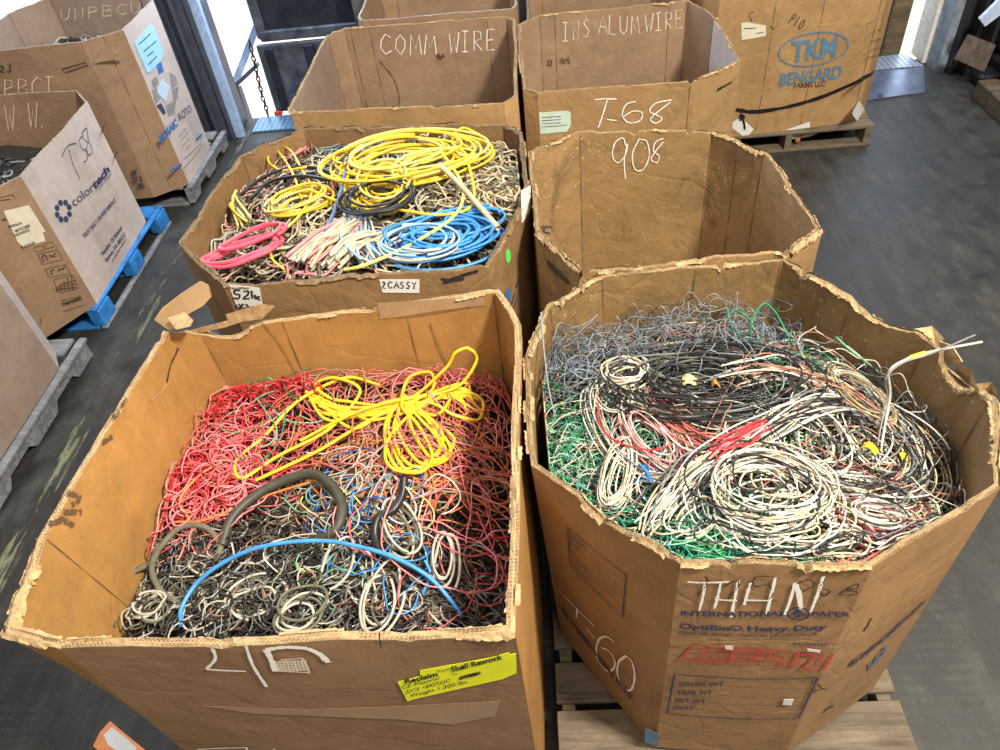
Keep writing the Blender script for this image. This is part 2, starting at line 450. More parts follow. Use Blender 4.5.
    def strokes(s, side, lines, mat, w=.006, name='chalk_writing', inner=False, off=.0038, smooth=True, jit=0.0):
        if name in ('crease', 'tear', 'scuff', 'printed_bar') and len(lines) > 1:
            for ln in lines: s.strokes(side, [ln], mat, w, name, inner, off, smooth, jit)
            return
        V = []; F = []
        for ln in lines:
            Q = np.array([s.hit(side, p, inner) for p in ln])
            Q = catmull(Q, 6) if smooth and len(Q) > 2 else catmull(Q, 4) if len(Q) == 2 else Q
            if jit: Q = Q+rng.normal(0, jit, Q.shape)
            T = np.gradient(Q, axis=0); T /= np.linalg.norm(T, axis=1)[:, None]+1e-9; Nn = np.stack([-T[:, 1], T[:, 0]], 1)
            k = len(V)
            ww = w*.5*(1+rng.normal(0, .15, len(Q)))[:, None]
            for q, e, x in zip(Q, Nn, ww): V.append(s.S(side, q+e*x, off, inner)); V.append(s.S(side, q-e*x, off, inner))
            F += [[k+2*i, k+2*i+1, k+2*i+3, k+2*i+2] for i in range(len(Q)-1)]
        return mk(name, V, F, mat, s.root)
    def patch(s, side, poly, mat, name='paper_label', inner=False, off=.0022, thick=.0006, parent=None):
        """sheet stuck on a wall, following it; poly in photo pixels"""
        Q = [s.hit(side, p, inner) for p in poly]
        bm = bmesh.new(); vs = [bm.verts.new((q[0], q[1], 0)) for q in Q]; f = bm.faces.new(vs)
        bmesh.ops.triangulate(bm, faces=[f])
        for _ in range(5):
            e = [e for e in bm.edges if e.calc_length() > .035]
            if not e: break
            bmesh.ops.subdivide_edges(bm, edges=e, cuts=1); bmesh.ops.triangulate(bm, faces=bm.faces[:])
        bd = [(e.verts[0].index, e.verts[1].index) for e in bm.edges if (bm.verts.index_update() or True) and len(e.link_faces) == 1]
        P = [tuple(v.co) for v in bm.verts]; F = [[v.index for v in f.verts] for f in bm.faces]; bm.free()
        n = len(P); V = [s.S(side, p[:2], o, inner) for o in (off, off+thick) for p in P]
        F2 = [f[::-1] for f in F]+[[i+n for i in f] for f in F]+[[i, j, j+n, i+n] for i, j in bd]
        return mk(name, V, F2, mat, parent or s.root)
    def fray(s, n, sides, mat, size=.02, name='torn_edge', seed=0):
        """ragged peeled liner strips hanging along the rim"""
        r = random.Random(seed); V = []; F = []
        for _ in range(n):
            i = r.choice(sides); f = r.random(); L = np.linalg.norm(s.T[(i+1) % s.n]-s.T[i])
            w = size*r.uniform(.8, 3.2); h = size*r.uniform(.06, .24); inn = r.random() < .5; m = max(6, int(w/.006)); k = len(V)
            o2 = r.uniform(.001, .006)
            for q in range(m):
                ff = min(1, max(0, f+(q/(m-1)-.5)*w/L)); hh = h*math.sin(math.pi*(q+.3)/(m-.4))**.5*r.uniform(.35, 1.4)
                H = s.height(i, ff)
                V += [s.pt(i, ff, H+.003+.003*r.random(), -.003, None, inn), s.pt(i, ff, H-.001, .0015, None, inn), s.pt(i, ff, H-hh, o2+r.uniform(0, .004), None, inn)]
            for q in range(m-1):
                a = k+q*3; F += [[a, a+3, a+4, a+1], [a+1, a+4, a+5, a+2]]
        return tag(mk(name, V, F, mat, s.root), kind='stuff')

# ------------------------------------------------------------------ material library
KR = (.36, .205, .085)
M_edge = flute_edge('fluted_board_edge', (.56, .39, .20))
M_edge_d = flute_edge('dirty_board_edge', (.27, .18, .09), (.07, .05, .03))
M_edge_g = flute_edge('grey_board_edge', (.42, .35, .28), (.16, .12, .09))
M_torn = plain('torn_paper_layers', (.50, .34, .17), .9, 0, .2, 60)
M_torn_d = plain('grimy_torn_paper', (.24, .16, .085), .9, 0, .3, 60)
M_chalk = chalk_mat('white_chalk', (.88, .86, .80), .75)
M_chalk2 = chalk_mat('faint_chalk', (.70, .58, .45), .62)
M_marker = plain('black_marker', (.03, .025, .03), .6)
M_navy = plain('navy_print', (.035, .045, .12), .6)
M_blueprint = plain('blue_print', (.10, .20, .30), .6)
M_cobalt = plain('cobalt_print', (.03, .15, .42), .6)
M_redmark = chalk_mat('red_marker', (.50, .06, .04), .85)
M_brownprint = plain('brown_print', (.10, .055, .035), .7)
M_white = paper_mat('white_paper', (.75, .74, .72))
M_cream = paper_mat('cream_paper', (.66, .62, .50))
M_mint = paper_mat('mint_paper', (.55, .68, .56))
M_bluepaper = paper_mat('blue_paper', (.30, .58, .82))
M_yellowpaper = paper_mat('yellow_paper', (.82, .85, .02))
M_greendot = paper_mat('green_sticker', (.10, .65, .08))
M_tape = plain('brown_tape', (.40, .26, .15), .25, 0, .08, 12)
M_grime = chalk_mat('grime_smudge', (.13, .075, .035), .30, 70)
M_fold = chalk_mat('score_line_brown', (.15, .085, .035), .55, 120)
M_edge_m = flute_edge('worn_board_edge', (.40, .27, .135), (.12, .075, .035))
M_torn_m = plain('aged_torn_paper', (.44, .30, .15), .9, 0, .3, 60)
M_crease = chalk_mat('pressed_crease', (.24, .13, .05), .5)

# ------------------------------------------------------------------ the building
FL = MB(); FL.box((-6.5, -4, -.2), (8, 5.95, 0)); fl = FL.build('floor', floor_mat()); tag(fl, kind='structure')
def flat(name, a, b, mat): o = MB().box(a, b).build(name, mat); tag(o, kind='structure'); return o
M_wall = plain('dark_painted_block', (.09, .09, .10), .7)
M_int = plain('dull_wall', (.30, .28, .25), .8)
M_jamb = plain('dark_steel_jamb', (.09, .105, .15), .45, .3, .15, 8)
M_lit = plain('pale_blue_steel', (.36, .52, .80), .5, .1)
flat('wall_back', (-2.12+.86, 5.7, 0), (2.05, 5.95, 4.2), M_wall)
flat('wall_back_left', (-6.5, 5.7, 0), (-5.0, 5.95, 4.2), M_wall)
flat('wall_back_right', (3.12, 5.7, 0), (8, 5.95, 4.2), M_wall)
flat('wall_back_upper', (-6.5, 5.7, 3.0), (8, 5.95, 6.2), M_wall)
flat('wall_left', (-6.7, -4, 0), (-6.5, 5.95, 6.2), M_int)
flat('wall_right', (8, -4, 0), (8.2, 5.95, 6.2), M_int)
flat('wall_front', (-6.7, -4.2, 0), (8.2, -4, 6.2), M_int)
flat('ceiling', (-6.7, -4.2, 6.2), (8.2, 5.95, 6.4), M_int)
# yard outside the dock
flat('ground', (-40, 5.95, -.5), (40, 60, -.35), plain('sunlit_yard', (.42, .35, .28), .9, 0, .15, 2))
# the dock jamb between the two left doors: steel channels with tracks
jb = MB()
jb.box((-2.78, 5.60, 0), (-2.62, 5.95, 3.0)); jb.box((-2.62, 5.66, 0), (-2.52, 5.95, 3.0)); jb.box((-2.52, 5.56, 0), (-2.50, 5.9, 3.0))
jb.box((-2.50, 5.62, 0), (-2.42, 5.95, 3.0)); jb.box((-2.42, 5.58, 0), (-2.395, 5.95, 3.0)); jb.box((-3.0, 5.66, 0), (-2.78, 5.95, 3.0))
o = jb.build('door_1', M_jamb); tag(o, kind='structure')
j2 = MB().box((-2.395, 5.60, 0), (-2.325, 5.65, 3.0), bev=.005).build('trim_1', M_lit); tag(j2, kind='structure')
# the right door: post, track
M_postg = plain('scuffed_grey_post', (.30, .35, .41), .6, .1, .25, 12)
M_cream_p = plain('sunlit_cream_paint', (.80, .76, .66), .6)
flat('trim_2', (3.06, 5.68, 0), (3.12, 5.87, 3.0), M_postg)
flat('trim_3', (3.03, 5.87, 0), (3.12, 6.08, 3.0), M_cream_p)
tb = MB(); tb.box((3.12, 5.60, 0), (3.14, 5.68, 3.0)); tb.box((3.20, 5.56, 0), (3.22, 5.68, 3.0)); tb.box((3.30, 5.52, 0), (3.33, 5.68, 3.0)); tb.box((3.12, 5.68, 0), (3.9, 5.70, 3))
o = tb.build('door_2', plain('black_door_track', (.035, .034, .034), .5, .4)); tag(o, kind='structure')
#@@SETTING2
# ------------------------------------------------------------------ bins in the middle rows
c_b1 = cardboard('kraft_ochre', (.47, .245, .075), .30, 0, .30, 1)
c_b1o = cardboard('kraft_front_brown', (.31, .180, .095), .25, 0, .25, 2)
c_b2 = cardboard('kraft_scuffed', (.40, .225, .105), .50, 0, .35, 3)
c_b2i = cardboard('kraft_inner_dirty', (.30, .180, .075), .85, .6, .6, 4)
c_b3 = cardboard('kraft_grimy', (.30, .175, .080), .9, .2, .6, 5)
c_b4 = cardboard('kraft_worn_orange', (.38, .235, .105), .9, .9, .6, 6)
c_b5 = cardboard('kraft_pale', (.35, .225, .14), .3, 0, .4, 7)
c_b6 = cardboard('kraft_plain', (.41, .25, .115), .35, 0, .6, 8)
c_bright = cardboard('kraft_sandy', (.46, .28, .125), .35, 0, .5, 9)
c_white = cardboard('white_and_lit_board', (.58, .49, .45), .10, 0, .2, 10, (.25, .2, .17))
c_grey = cardboard('grey_and_daylit_board', (.36, .27, .215), .15, 0, .2, 11, (.15, .12, .1))
c_tkm = cardboard('kraft_produce', (.43, .26, .12), .45, 0, .5, 12)

b1 = Bin('cardboard_bin', 'wide ochre cardboard bin at lower left holding black scrap and red wire',
    [(-1.03, .70), (-.10, .69), (-.075, 1.62), (-.14, 1.79), (-1.08, 1.77), (-1.17, 1.72), (-1.205, .97), (-1.175, .735)], 1.17, .003,
    [(-.996, .723), (-.10, .724), (-.081, 1.597), (-.14, 1.767), (-1.035, 1.747), (-1.09, 1.697), (-1.063, 1.005), (-1.033, .865)],
    t=.019, bulge=.01, rag=.004, tear=.012, mats=[c_b1o]+[c_b1]*7, inner=c_b1, edge=M_edge, seed=1,
    rimz=[1.165, 1.17, 1.17, 1.175, 1.11, 1.16, 1.17, 1.165], sags=[(0, .62, .97, .012), (3, .83, .99, .03)])
b1.fray(26, [0, 6, 7], M_torn, .05, seed=1); b1.fray(16, [1, 3], M_torn, .03, 'rim_shred', seed=2)
b2 = Bin('cardboard_bin', 'octagonal printed cardboard bin at lower right holding green, grey and white wire',
    [(.24, .83), (.61, .80), (.93, .97), (1.05, 1.23), (1.0, 1.47), (.71, 1.83), (.17, 1.83), (0, 1.70), (-.07, 1.51), (-.06, 1.11)], 1.17, .165,
    [(.24, .83), (.61, .80), (.92, .98), (1.0, 1.23), (.96, 1.45), (.69, 1.80), (.19, 1.80), (.03, 1.68), (-.03, 1.52), (-.02, 1.20)],
    t=.014, bulge=.012, rag=.006, tear=.02, mats=c_b2, inner=c_b2i, edge=M_edge_m, seed=5,
    rimz=[1.165, 1.17, 1.18, 1.165, 1.15, 1.18, 1.175, 1.17, 1.15, 1.165], sags=[(9, .35, .75, .02), (3, .2, .8, .05), (4, .1, .5, .03)])
b2.fray(30, [2, 3, 4], M_torn_m, .055, seed=3); b2.fray(40, [0, 5, 6, 7, 8, 9], M_torn_m, .035, 'rim_shred', seed=4)
b3 = Bin('cardboard_bin', 'grimy rounded cardboard bin heaped with yellow, blue and pink cable coils',
    [(-1.07, 1.985), (-.18, 1.985), (-.04, 2.42), (-.055, 2.93), (-.12, 3.02), (-1.03, 3.15), (-1.27, 2.93), (-1.325, 2.28)], 1.12, .003,
    t=.016, bulge=.02, rag=.008, tear=.02, mats=c_b3, inner=c_b3, edge=M_edge_d, seed=9)
b3.fray(60, [0, 1, 2, 3, 4, 5, 6, 7], M_torn_d, .04, seed=5)
b4 = Bin('cardboard_bin', 'empty stained octagonal bin with 908 chalked inside, behind the green wire bin',
    [(.11, 1.91), (.77, 1.95), (.90, 2.05), (.86, 2.58), (.71, 2.80), (.18, 2.89), (-.03, 2.75), (-.02, 2.17)], 1.12, .003,
    t=.015, bulge=.015, rag=.008, tear=.025, mats=c_b4, inner=c_b4, edge=M_edge_m, seed=13)
b4.fray(36, [1, 2, 3], M_torn_m, .05, seed=6); b4.fray(36, [0, 4, 5, 6, 7], M_torn_m, .03, 'rim_shred', seed=7)
b5 = Bin('cardboard_bin', 'square-cornered cardboard bin with COMM WIRE chalked inside its back wall',
    [(-1.13, 3.33), (-.13, 3.22), (-.07, 3.30), (-.07, 4.30), (-.11, 4.37), (-1.05, 4.43), (-1.145, 4.34), (-1.15, 3.40)], 1.12, .003,
    t=.016, bulge=.008, rag=.004, tear=.012, mats=c_bright, inner=[c_b5]*6+[c_grey]*2, edge=M_edge_m, seed=17)  # grey left inner panels: door daylight put into the board colour
b5.fray(22, [0, 4, 7], M_torn_m, .03, seed=8)
b6 = Bin('cardboard_bin', 'cardboard bin chalked T-68 on its front with a pale green sticker',
    [(-.045, 3.36), (.02, 3.31), (.72, 3.28), (.96, 3.46), (.97, 4.05), (.88, 4.34), (.06, 4.33), (-.06, 4.22)], 1.12, .003,
    t=.014, bulge=.008, rag=.005, tear=.02, mats=c_b6, inner=[c_b5, c_b5, c_white, c_white]+[c_b5]*4, edge=M_edge_m, seed=21)  # white right inner panels: light falling there put into the board colour
b6.fray(26, [2, 3, 5, 7], M_torn_m, .035, seed=9)
b7 = Bin('cardboard_bin', 'empty cardboard bin directly behind the one chalked COMM WIRE',
    [(-.96, 4.52), (-.08, 4.48), (-.06, 4.55), (-.06, 5.42), (-.12, 5.50), (-.90, 5.50), (-1.0, 5.42), (-1.0, 4.6)], 1.12, .003,
    t=.014, bulge=.006, rag=.004, mats=c_b5, inner=c_b5, edge=M_edge_g, seed=25)
b8 = Bin('cardboard_bin', 'empty cardboard bin at the top edge, behind the one chalked T-68',
    [(.03, 4.47), (.86, 4.45), (.93, 4.52), (.93, 5.40), (.86, 5.46), (.1, 5.50), (.0, 5.42), (-.01, 4.55)], 1.003, .003,
    t=.014, bulge=.006, rag=.004, mats=c_b6, inner=c_b5, edge=M_edge_g, seed=29)
tk = Bin('cardboard_bin', 'tall strapped bin with blue oval logo on a wooden pallet at top right',
    [(1.12, 4.64), (2.12, 4.72), (2.27, 4.96), (2.25, 5.35), (2.05, 5.55), (1.25, 5.55), (1.08, 5.4), (1.05, 4.75)], 1.30, .14,
    t=.015, bulge=.02, rag=.004, mats=c_tkm, inner=c_tkm, edge=M_edge_m, seed=33)
# ------------------------------------------------------------------ left row
l1 = Bin('cardboard_bin', 'plain pale grey cardboard bin cut by the left edge of the photo',
    [(-3.4, 1.85), (-2.66, 1.85), (-2.52, 2.0), (-2.515, 2.76), (-2.60, 2.90), (-3.5, 2.90), (-3.65, 2.75), (-3.65, 2.0)], 1.10, .14,
    t=.014, bulge=.01, rag=.003, mats=[c_grey, c_grey, c_grey, c_white]+[c_grey]*4, inner=c_grey, edge=M_edge_g, seed=41, group='cardboard bins along the left aisle')
l2 = Bin('cardboard_bin', 'white-faced bin printed with a ring logo and T 58, on the blue pallet',
    [(-3.45, 2.99), (-2.74, 2.97), (-2.535, 3.295), (-2.56, 4.16), (-2.71, 4.36), (-3.45, 4.42), (-3.65, 4.25), (-3.65, 3.15)], .94, .14,
    t=.013, bulge=.008, rag=.003, mats=[c_grey, c_b5, c_white, c_white, c_grey, c_grey, c_grey, c_grey], inner=c_b5, edge=M_edge_g, seed=45, group='cardboard bins along the left aisle')
l3 = Bin('cardboard_bin', 'bin with shield logo and light blue sheet beside the dark door jamb',
    [(-3.40, 4.50), (-3.25, 4.46), (-2.62, 4.475), (-2.42, 4.62), (-2.43, 5.17), (-2.62, 5.42), (-3.3, 5.50), (-3.45, 5.2)], 1.17, .14,
    t=.013, bulge=.008, rag=.003, mats=[c_b5, c_b5, c_b5, c_white, c_grey, c_grey, c_grey, c_grey], inner=c_grey, edge=M_edge_g, seed=49, group='cardboard bins along the left aisle')

# ------------------------------------------------------------------ pallets
M_wood = wood_mat('weathered_pallet_wood', (.18, .14, .095)); M_woodg = wood_mat('grey_pallet_wood', (.25, .26, .28), 4)
M_woodb = plain('blue_painted_wood', (.03, .22, .62), .55, 0, .25, 14)
def pallet(x0, x1, y0, y1, label, mat, boards=7, along='x', block=False, h=.14, lead=False):
    r = empty('wooden_pallet', ((x0+x1)/2, (y0+y1)/2, 0), label, 'pallet', 'pallets under the bins')
    th = .018
    # three stringers (or rows of blocks) along y, deck boards along x
    for k, x in enumerate((x0+.02, (x0+x1)/2, x1-.02)):
        m = MB()
        if block:
            if k == 2: x += .01
            for y in (y0+.08, (y0+y1)/2, y1-.08): m.box((x-.05 if k else x-.02, y-.075, th+.001), (x+.05 if k != 2 else x+.02, y+.075, h-th-.001), bev=.004)
            m.build('block_row', mat, r)['kind'] = 'stuff'
        else:
            # stringer with two fork notches
            if lead and k == 2: x += .012
            L = y1-y0; prof = [(0, th), (L, th), (L, h-th)]
            z2 = h-th; prof = [(0, z2), (0, th), (.16*L, th), (.20*L, th+.045), (.36*L, th+.045), (.40*L, th), (.60*L, th), (.64*L, th+.045), (.80*L, th+.045), (.84*L, th), (L, th), (L, z2)]
            n = len(prof); V = [(x-.02, y0+a, b) for a, b in prof]+[(x+.02, y0+a, b) for a, b in prof]
            m.V = V; m.F = [[i, (i+1) % n, (i+1) % n+n, i+n] for i in range(n)]
            for a, b in ((0, 2), (2, 4), (4, 5)): pass
            # side faces as quads between the top line and the profile
            for base, flip in ((0, 0), (n, 1)):
                m.F.append([base+i for i in (range(n) if flip else range(n-1, -1, -1))])
            m.build('stringer', mat, r)
    if lead:
        if block:
            MB().box((x1-.03, y0, h-.016), (x1+.002, y1, h-.001), bev=.003).build('edge_board', M_woodb, r)
            MB().box((x1-.02, y0, .001), (x1+.014, y1, .017), bev=.003).build('runner', M_woodg, r)
        else: MB().box((x1-.006, y0, h-.020), (x1+.032, y1, h-.001), bev=.003).build('edge_board', mat, r)
        x1 -= .055
    w = (y1-y0)/boards
    rr = random.Random(int(x0*100))
    for k in range(boards):
        ww = w*(.72 if 0 < k < boards-1 else .86); y = y0+k*w+(0 if k < boards-1 else w-ww)
        MB().box((x0-.019+rr.uniform(0, .004), y, h-th), (x1+.019-rr.uniform(0, .004), y+ww, h), bev=.003).build('deck_board', mat, r)
    for k in range(3):
        y = y0+(y1-y0-.1)*k/2
        MB().box((x0-.02, y, 0.0), (x1+.018, y+.1, th), bev=.003).build('bottom_board', mat, r)
    return r
pallet(-.03, .98, .80, 1.88, 'worn pale wooden pallet under the printed bin with green wire', M_wood, 6)
pallet(1.14, 2.20, 4.64, 5.50, 'light wooden pallet sticking out under the strapped produce bin', M_wood, 7)
pallet(-3.6, -2.505, 1.9, 3.0, 'grey pallet with fork notches under the plain grey bin at left edge', M_woodg, 7, lead=True)
pallet(-3.6, -2.525, 3.24, 4.36, 'bright blue painted pallet under the white-faced bin with ring logo', M_woodb, 7, block=True, lead=True)
pallet(-3.4, -2.42, 4.58, 5.45, 'grey weathered pallet under the shield logo bin by the door jamb', M_woodg, 6, lead=True)
#@@DETAIL
for b_, folds in ((b1, ((3, .30), (3, .72))), (b2, ((5, .48), (4, .5))), (b3, ((4, .35),)), (b4, ((3, .5),)), (b5, ((4, .12), (4, .85), (4, .97))), (b6, ((5, .12), (5, .9)))):
    for sd, f in folds: b_.fold(sd, f, True)
for sd, f in ((0, .33), (0, .62), (0, .97)): tk.fold(sd, f, False)
b6.fold(1, .97, False); l3.fold(2, .5, False)
# ------------------------------------------------------------------ writing, labels and wear on the bins
def zf(x0, y0, k):      # crop coordinates -> photo pixels
    return lambda *pts: [(x0+k*x, y0+k*y) for x, y in pts]
GLYPH = {  # single-stroke letters in a unit box, y up
 'A': [[(0,0),(.45,1),(.9,0)],[(.2,.4),(.7,.4)]], 'B': [[(0,0),(0,1),(.6,.9),(.6,.6),(0,.52),(.7,.4),(.65,.05),(0,0)]], 'C': [[(.8,.85),(.4,1),(.05,.7),(.05,.3),(.4,0),(.8,.15)]],
 'D': [[(0,0),(0,1),(.6,.8),(.7,.4),(.5,.05),(0,0)]], 'E': [[(.7,1),(0,1),(0,0),(.7,0)],[(0,.5),(.55,.5)]], 'G': [[(.8,.85),(.4,1),(.05,.6),(.2,.1),(.6,0),(.8,.4),(.5,.4)]],
 'H': [[(0,0),(0,1)],[(.7,0),(.7,1)],[(0,.5),(.7,.5)]], 'I': [[(.3,0),(.3,1)],[(0,1),(.6,1)],[(0,0),(.6,0)]], 'K': [[(0,0),(0,1)],[(.65,1),(0,.45),(.7,0)]], 'L': [[(0,1),(0,0),(.6,0)]],
 'M': [[(0,0),(.1,1),(.4,.3),(.7,1),(.85,0)]], 'N': [[(0,0),(0,1),(.65,0),(.65,1)]], 'O': [[(.4,1),(.05,.7),(.05,.3),(.4,0),(.75,.3),(.75,.7),(.4,1)]], 'P': [[(0,0),(0,1),(.6,.9),(.6,.55),(0,.5)]],
 'R': [[(0,0),(0,1),(.6,.9),(.6,.6),(0,.5),(.65,0)]], 'S': [[(.65,.9),(.3,1),(.05,.75),(.6,.35),(.4,0),(0,.1)]], 'T': [[(0,1),(.8,1)],[(.4,1),(.38,0)]], 'U': [[(0,1),(.05,.2),(.35,0),(.65,.2),(.7,1)]],
 'W': [[(0,1),(.2,0),(.45,.7),(.65,0),(.9,1)]], 'Y': [[(0,1),(.35,.5),(.7,1)],[(.35,.5),(.3,0)]], '0': [[(.4,1),(.05,.6),(.15,.1),(.5,0),(.7,.5),(.4,1)]], '1': [[(.2,1),(.2,0)]], '2': [[(.05,.8),(.35,1),(.6,.75),(.05,0),(.7,0)]],
 '3': [[(.05,1),(.6,1),(.3,.55),(.6,.3),(.3,0),(0,.1)]], '5': [[(.6,1),(.1,1),(.05,.55),(.5,.55),(.55,.15),(0,0)]], '6': [[(.6,1),(.15,.6),(.05,.2),(.4,0),(.6,.3),(.1,.35)]], '8': [[(.6,.95),(.2,.85),(.5,.45),(.3,0),(.05,.2),(.6,.95)]], '9': [[(.6,.8),(.2,1),(.1,.6),(.55,.6),(.6,.9),(.5,0)]],
 '-': [[(0,.5),(.5,.5)]], '.': [[(.1,0),(.15,.05)]], '/': [[(0,0),(.5,1)]], '%': [[(.6,1),(.1,.5),(.5,0)]]}
def hand(b, side, txt, A, B, up, mat, w=.006, name='chalk_writing', inner=False, jit=.02, gap=1.12):
    A, B, up = map(np.array, (A, B, up)); n = len(txt); adv = (B-A)/(n*gap-(gap-.85)); V = up-A; L = []
    for i, ch in enumerate(txt):
        for st in GLYPH.get(ch, []):
            L.append([tuple(A+adv*(i*gap+x+rng.normal(0, jit))+V*(y+rng.normal(0, jit))) for x, y in st])
    return b.strokes(side, L, mat, w, name, inner, smooth=False)
# -- ochre bin, front wall
q = zf(200, 600, .36)
b1.strokes(0, [q((38,125),(45,155),(20,185)), q((20,185),(75,188),(130,190)), q((130,118),(150,175),(187,235))], M_chalk, .007)
b1.strokes(0, [q((212,192),(200,160),(186,130)), q((186,130),(240,125),(300,130)), q((300,130),(335,148),(357,170))], M_chalk, .013)
b1.strokes(0, [q((208,190),(256,193),(305,197)), q((305,197),(295,172),(285,156)), q((285,156),(225,160))]+[q((212+i*10,162),(222+i*10,192)) for i in range(9)]+[q((215+i*3,166+i*7),(292+i*3,164+i*8)) for i in range(4)], M_chalk2, .005)
b1.strokes(0, [q((-5,408),(60,405),(132,404)), q((132,404),(130,417)), q((205,408),(215,414))], M_chalk, .005)
b1.patch(0, q((10,290),(300,300),(560,292),(835,278),(820,322),(700,345),(560,330),(300,318),(150,312)), M_tape, 'packing_tape', thick=.0003)
b1.strokes(0, [q((498,90),(500,115),(503,132))], M_marker, .0025, 'tear')
b1.strokes(0, [q((540,380),(600,395),(660,420)), q((330,250),(480,258),(560,262))], M_crease, .003, 'crease')
q = zf(390, 640, .14)
yl = b1.patch(0, q((55,298),(215,255),(215,215),(715,120),(850,80),(855,95),(900,88),(905,230),(800,275),(180,415),(125,432)), M_yellowpaper, 'paper_label', off=.002, thick=.0008)
def ltext(b, side, body, A, B, up, mat, bold=0., off=.0046): return b.text(side, body, A, B, up, mat, 'printed_lettering', bold=bold, off=off)
for body, A, B, h, bd in (('Reclaim', (110,303), (342,247), 30, .03), ('Shell Rework', (440,217), (806,122), 34, .03), ('from', (340,222), (430,203), 16, 0), ('CZ Material', (88,340), (352,272), 22, 0), ('TU', (447,247), (482,237), 16, 0),
                       ('JDCE 1892TOC', (110,374), (432,288), 22, 0), ('Weight 1,300 lbs', (145,398), (552,296), 22, 0), ('#00988884', (497,272), (650,233), 22, .05)):
    a, c, u = q(A, B, (A[0]-h*.25, A[1]-h)); ltext(b1, 0, body, a, c, u, M_marker, bd)
# -- wear on the ochre bin's left wall
blob = lambda x, y, r: [(x-r, y), (x, y+r*.5), (x+r*.8, y-r*.2)]
for pts in ([(102,443),(112,436)], [(112,418),(118,410)], [(120,406),(125,398)], [(62,512),(80,512)], [(70,505),(78,500)], [(66,492),(80,498)], [(48,524),(60,520)], [(58,518),(72,526)]):
    b1.strokes(5, [[pts[0], ((pts[0][0]+pts[1][0])/2+1, (pts[0][1]+pts[1][1])/2), pts[1]]], M_grime, .014, 'grime_smudge', inner=True)
b1.strokes(5, [[(166,382),(170,365),(178,348),(180,338)], [(176,350),(182,342),(178,335)]], M_marker, .006, 'tear', inner=True)
b1.strokes(5, [[(150,400),(160,392),(166,384)]], M_torn, .003, 'tear', inner=True)
b1.strokes(3, [[(430,322),(440,350),(452,372)], [(398,316),(430,313),(470,306)], [(262,322),(280,345),(300,380)]], M_crease, .004, 'crease', inner=True)
b1.patch(3, [(378,302),(470,297),(484,296),(485,305),(440,310),(400,316),(380,318)], M_tape, 'packing_tape', inner=True, off=.002)
# folded-up torn corner of the left wall
def sheet3(name, pts, th, mat, parent):
    P = np.array(pts); n = len(P); nn = np.cross(P[1]-P[0], P[2]-P[0]); nn /= np.linalg.norm(nn)
    V = np.vstack([P, P+nn*th]); F = [list(range(n-1, -1, -1)), list(range(n, 2*n))]+[[i, (i+1) % n, (i+1) % n+n, i+n] for i in range(n)]
    return mk(name, V, F, mat, parent)
fp = [onz((154,320), 1.165), onz((162,308), 1.19), onz((180,294), 1.215), onz((200,281), 1.24), onz((208,285), 1.24), onz((211,297), 1.225), onz((203,306), 1.21), onz((190,313), 1.20), onz((182,324), 1.185), onz((170,331), 1.165)]
o = sheet3('torn_flap', fp, .012, [c_bright], b1.root); o['label'] = 'torn corner flap of the left wall bent upward'
sheet3('peeled_liner', [onz((168,318), 1.205), onz((184,312), 1.215), onz((193,320), 1.21), onz((190,326), 1.205), onz((176,330), 1.195), onz((172,324), 1.20)], .002, [M_torn], b1.root)
b1.patch(3, [(183,335),(205,331),(225,327),(243,321),(262,319),(275,306),(262,304),(240,310),(226,314),(228,320),(205,326),(190,330)], M_torn, 'peeled_liner', inner=True, off=.002)
# -- printed bin, front wall
q = zf(650, 550, .27)
hb = lambda *a, **k: b2.text(0, *a, **k)
def fl(body, A, B, h, mat=M_navy, bold=0.):
    a, c, u = q(A, B, (A[0]+h*.06, A[1]-h)); b2.text(0, body, a, c, u, mat, bold=bold)
fl('INTERNATIONAL', (113,236), (500,239), 17, bold=.03); fl('PAPER', (598,239), (738,240), 17, bold=.03)
fl('OptiBin\u00ae Heavy Duty', (107,284), (652,288), 18, bold=.03); fl('Optimal design. Optimal performance.', (104,304), (625,309), 9, bold=.01); fl('PATENTED', (530,348), (663,350), 12, bold=.01)
fl('GROSS WT', (105,497), (271,499), 14, bold=.02); fl('TARE WT', (98,528), (229,531), 13, bold=.02); fl('NET WT', (92,558), (205,561), 13, bold=.02); fl('DATE', (87,584), (160,586), 12, bold=.02)
rect = [(90,455),(620,468),(548,620),(62,602)]
b2.strokes(0, [q(rect[i], rect[(i+1) % 4]) for i in range(4)], M_navy, .0045, 'printed_frame', smooth=False)
b2.strokes(0, [q((282,498),(592,507)), q((235,531),(562,540)), q((210,561),(535,570)), q((166,586),(532,600))], M_navy, .0014, 'printed_frame', smooth=False)
circ = [(548+40*math.cos(a), 232+22*math.sin(a)) for a in np.linspace(0, 6.2832, 19)]
b2.strokes(0, [q(*circ)], M_navy, .004, 'printed_emblem'); b2.strokes(0, [q((548,248),(549,216)), q((528,240),(549,216)), q((570,240),(549,216)), q((536,244),(549,232),(560,244))], M_navy, .004, 'printed_emblem', smooth=False)
b2.strokes(0, [q((205,90),(210,118),(175,165)), q((270,132),(320,110),(325,135),(290,180),(345,182)), q((470,100),(395,98),(385,132),(440,130),(450,172),(390,188)), q((560,145),(545,125),(590,108),(605,130),(565,150)), q((650,100),(625,140),(640,165),(665,150),(640,140)), q((700,160),(760,120),(766,135),(726,145),(763,148),(755,160),(698,163)), q((345,185),(470,186))], M_marker, .0028, 'marker_writing')
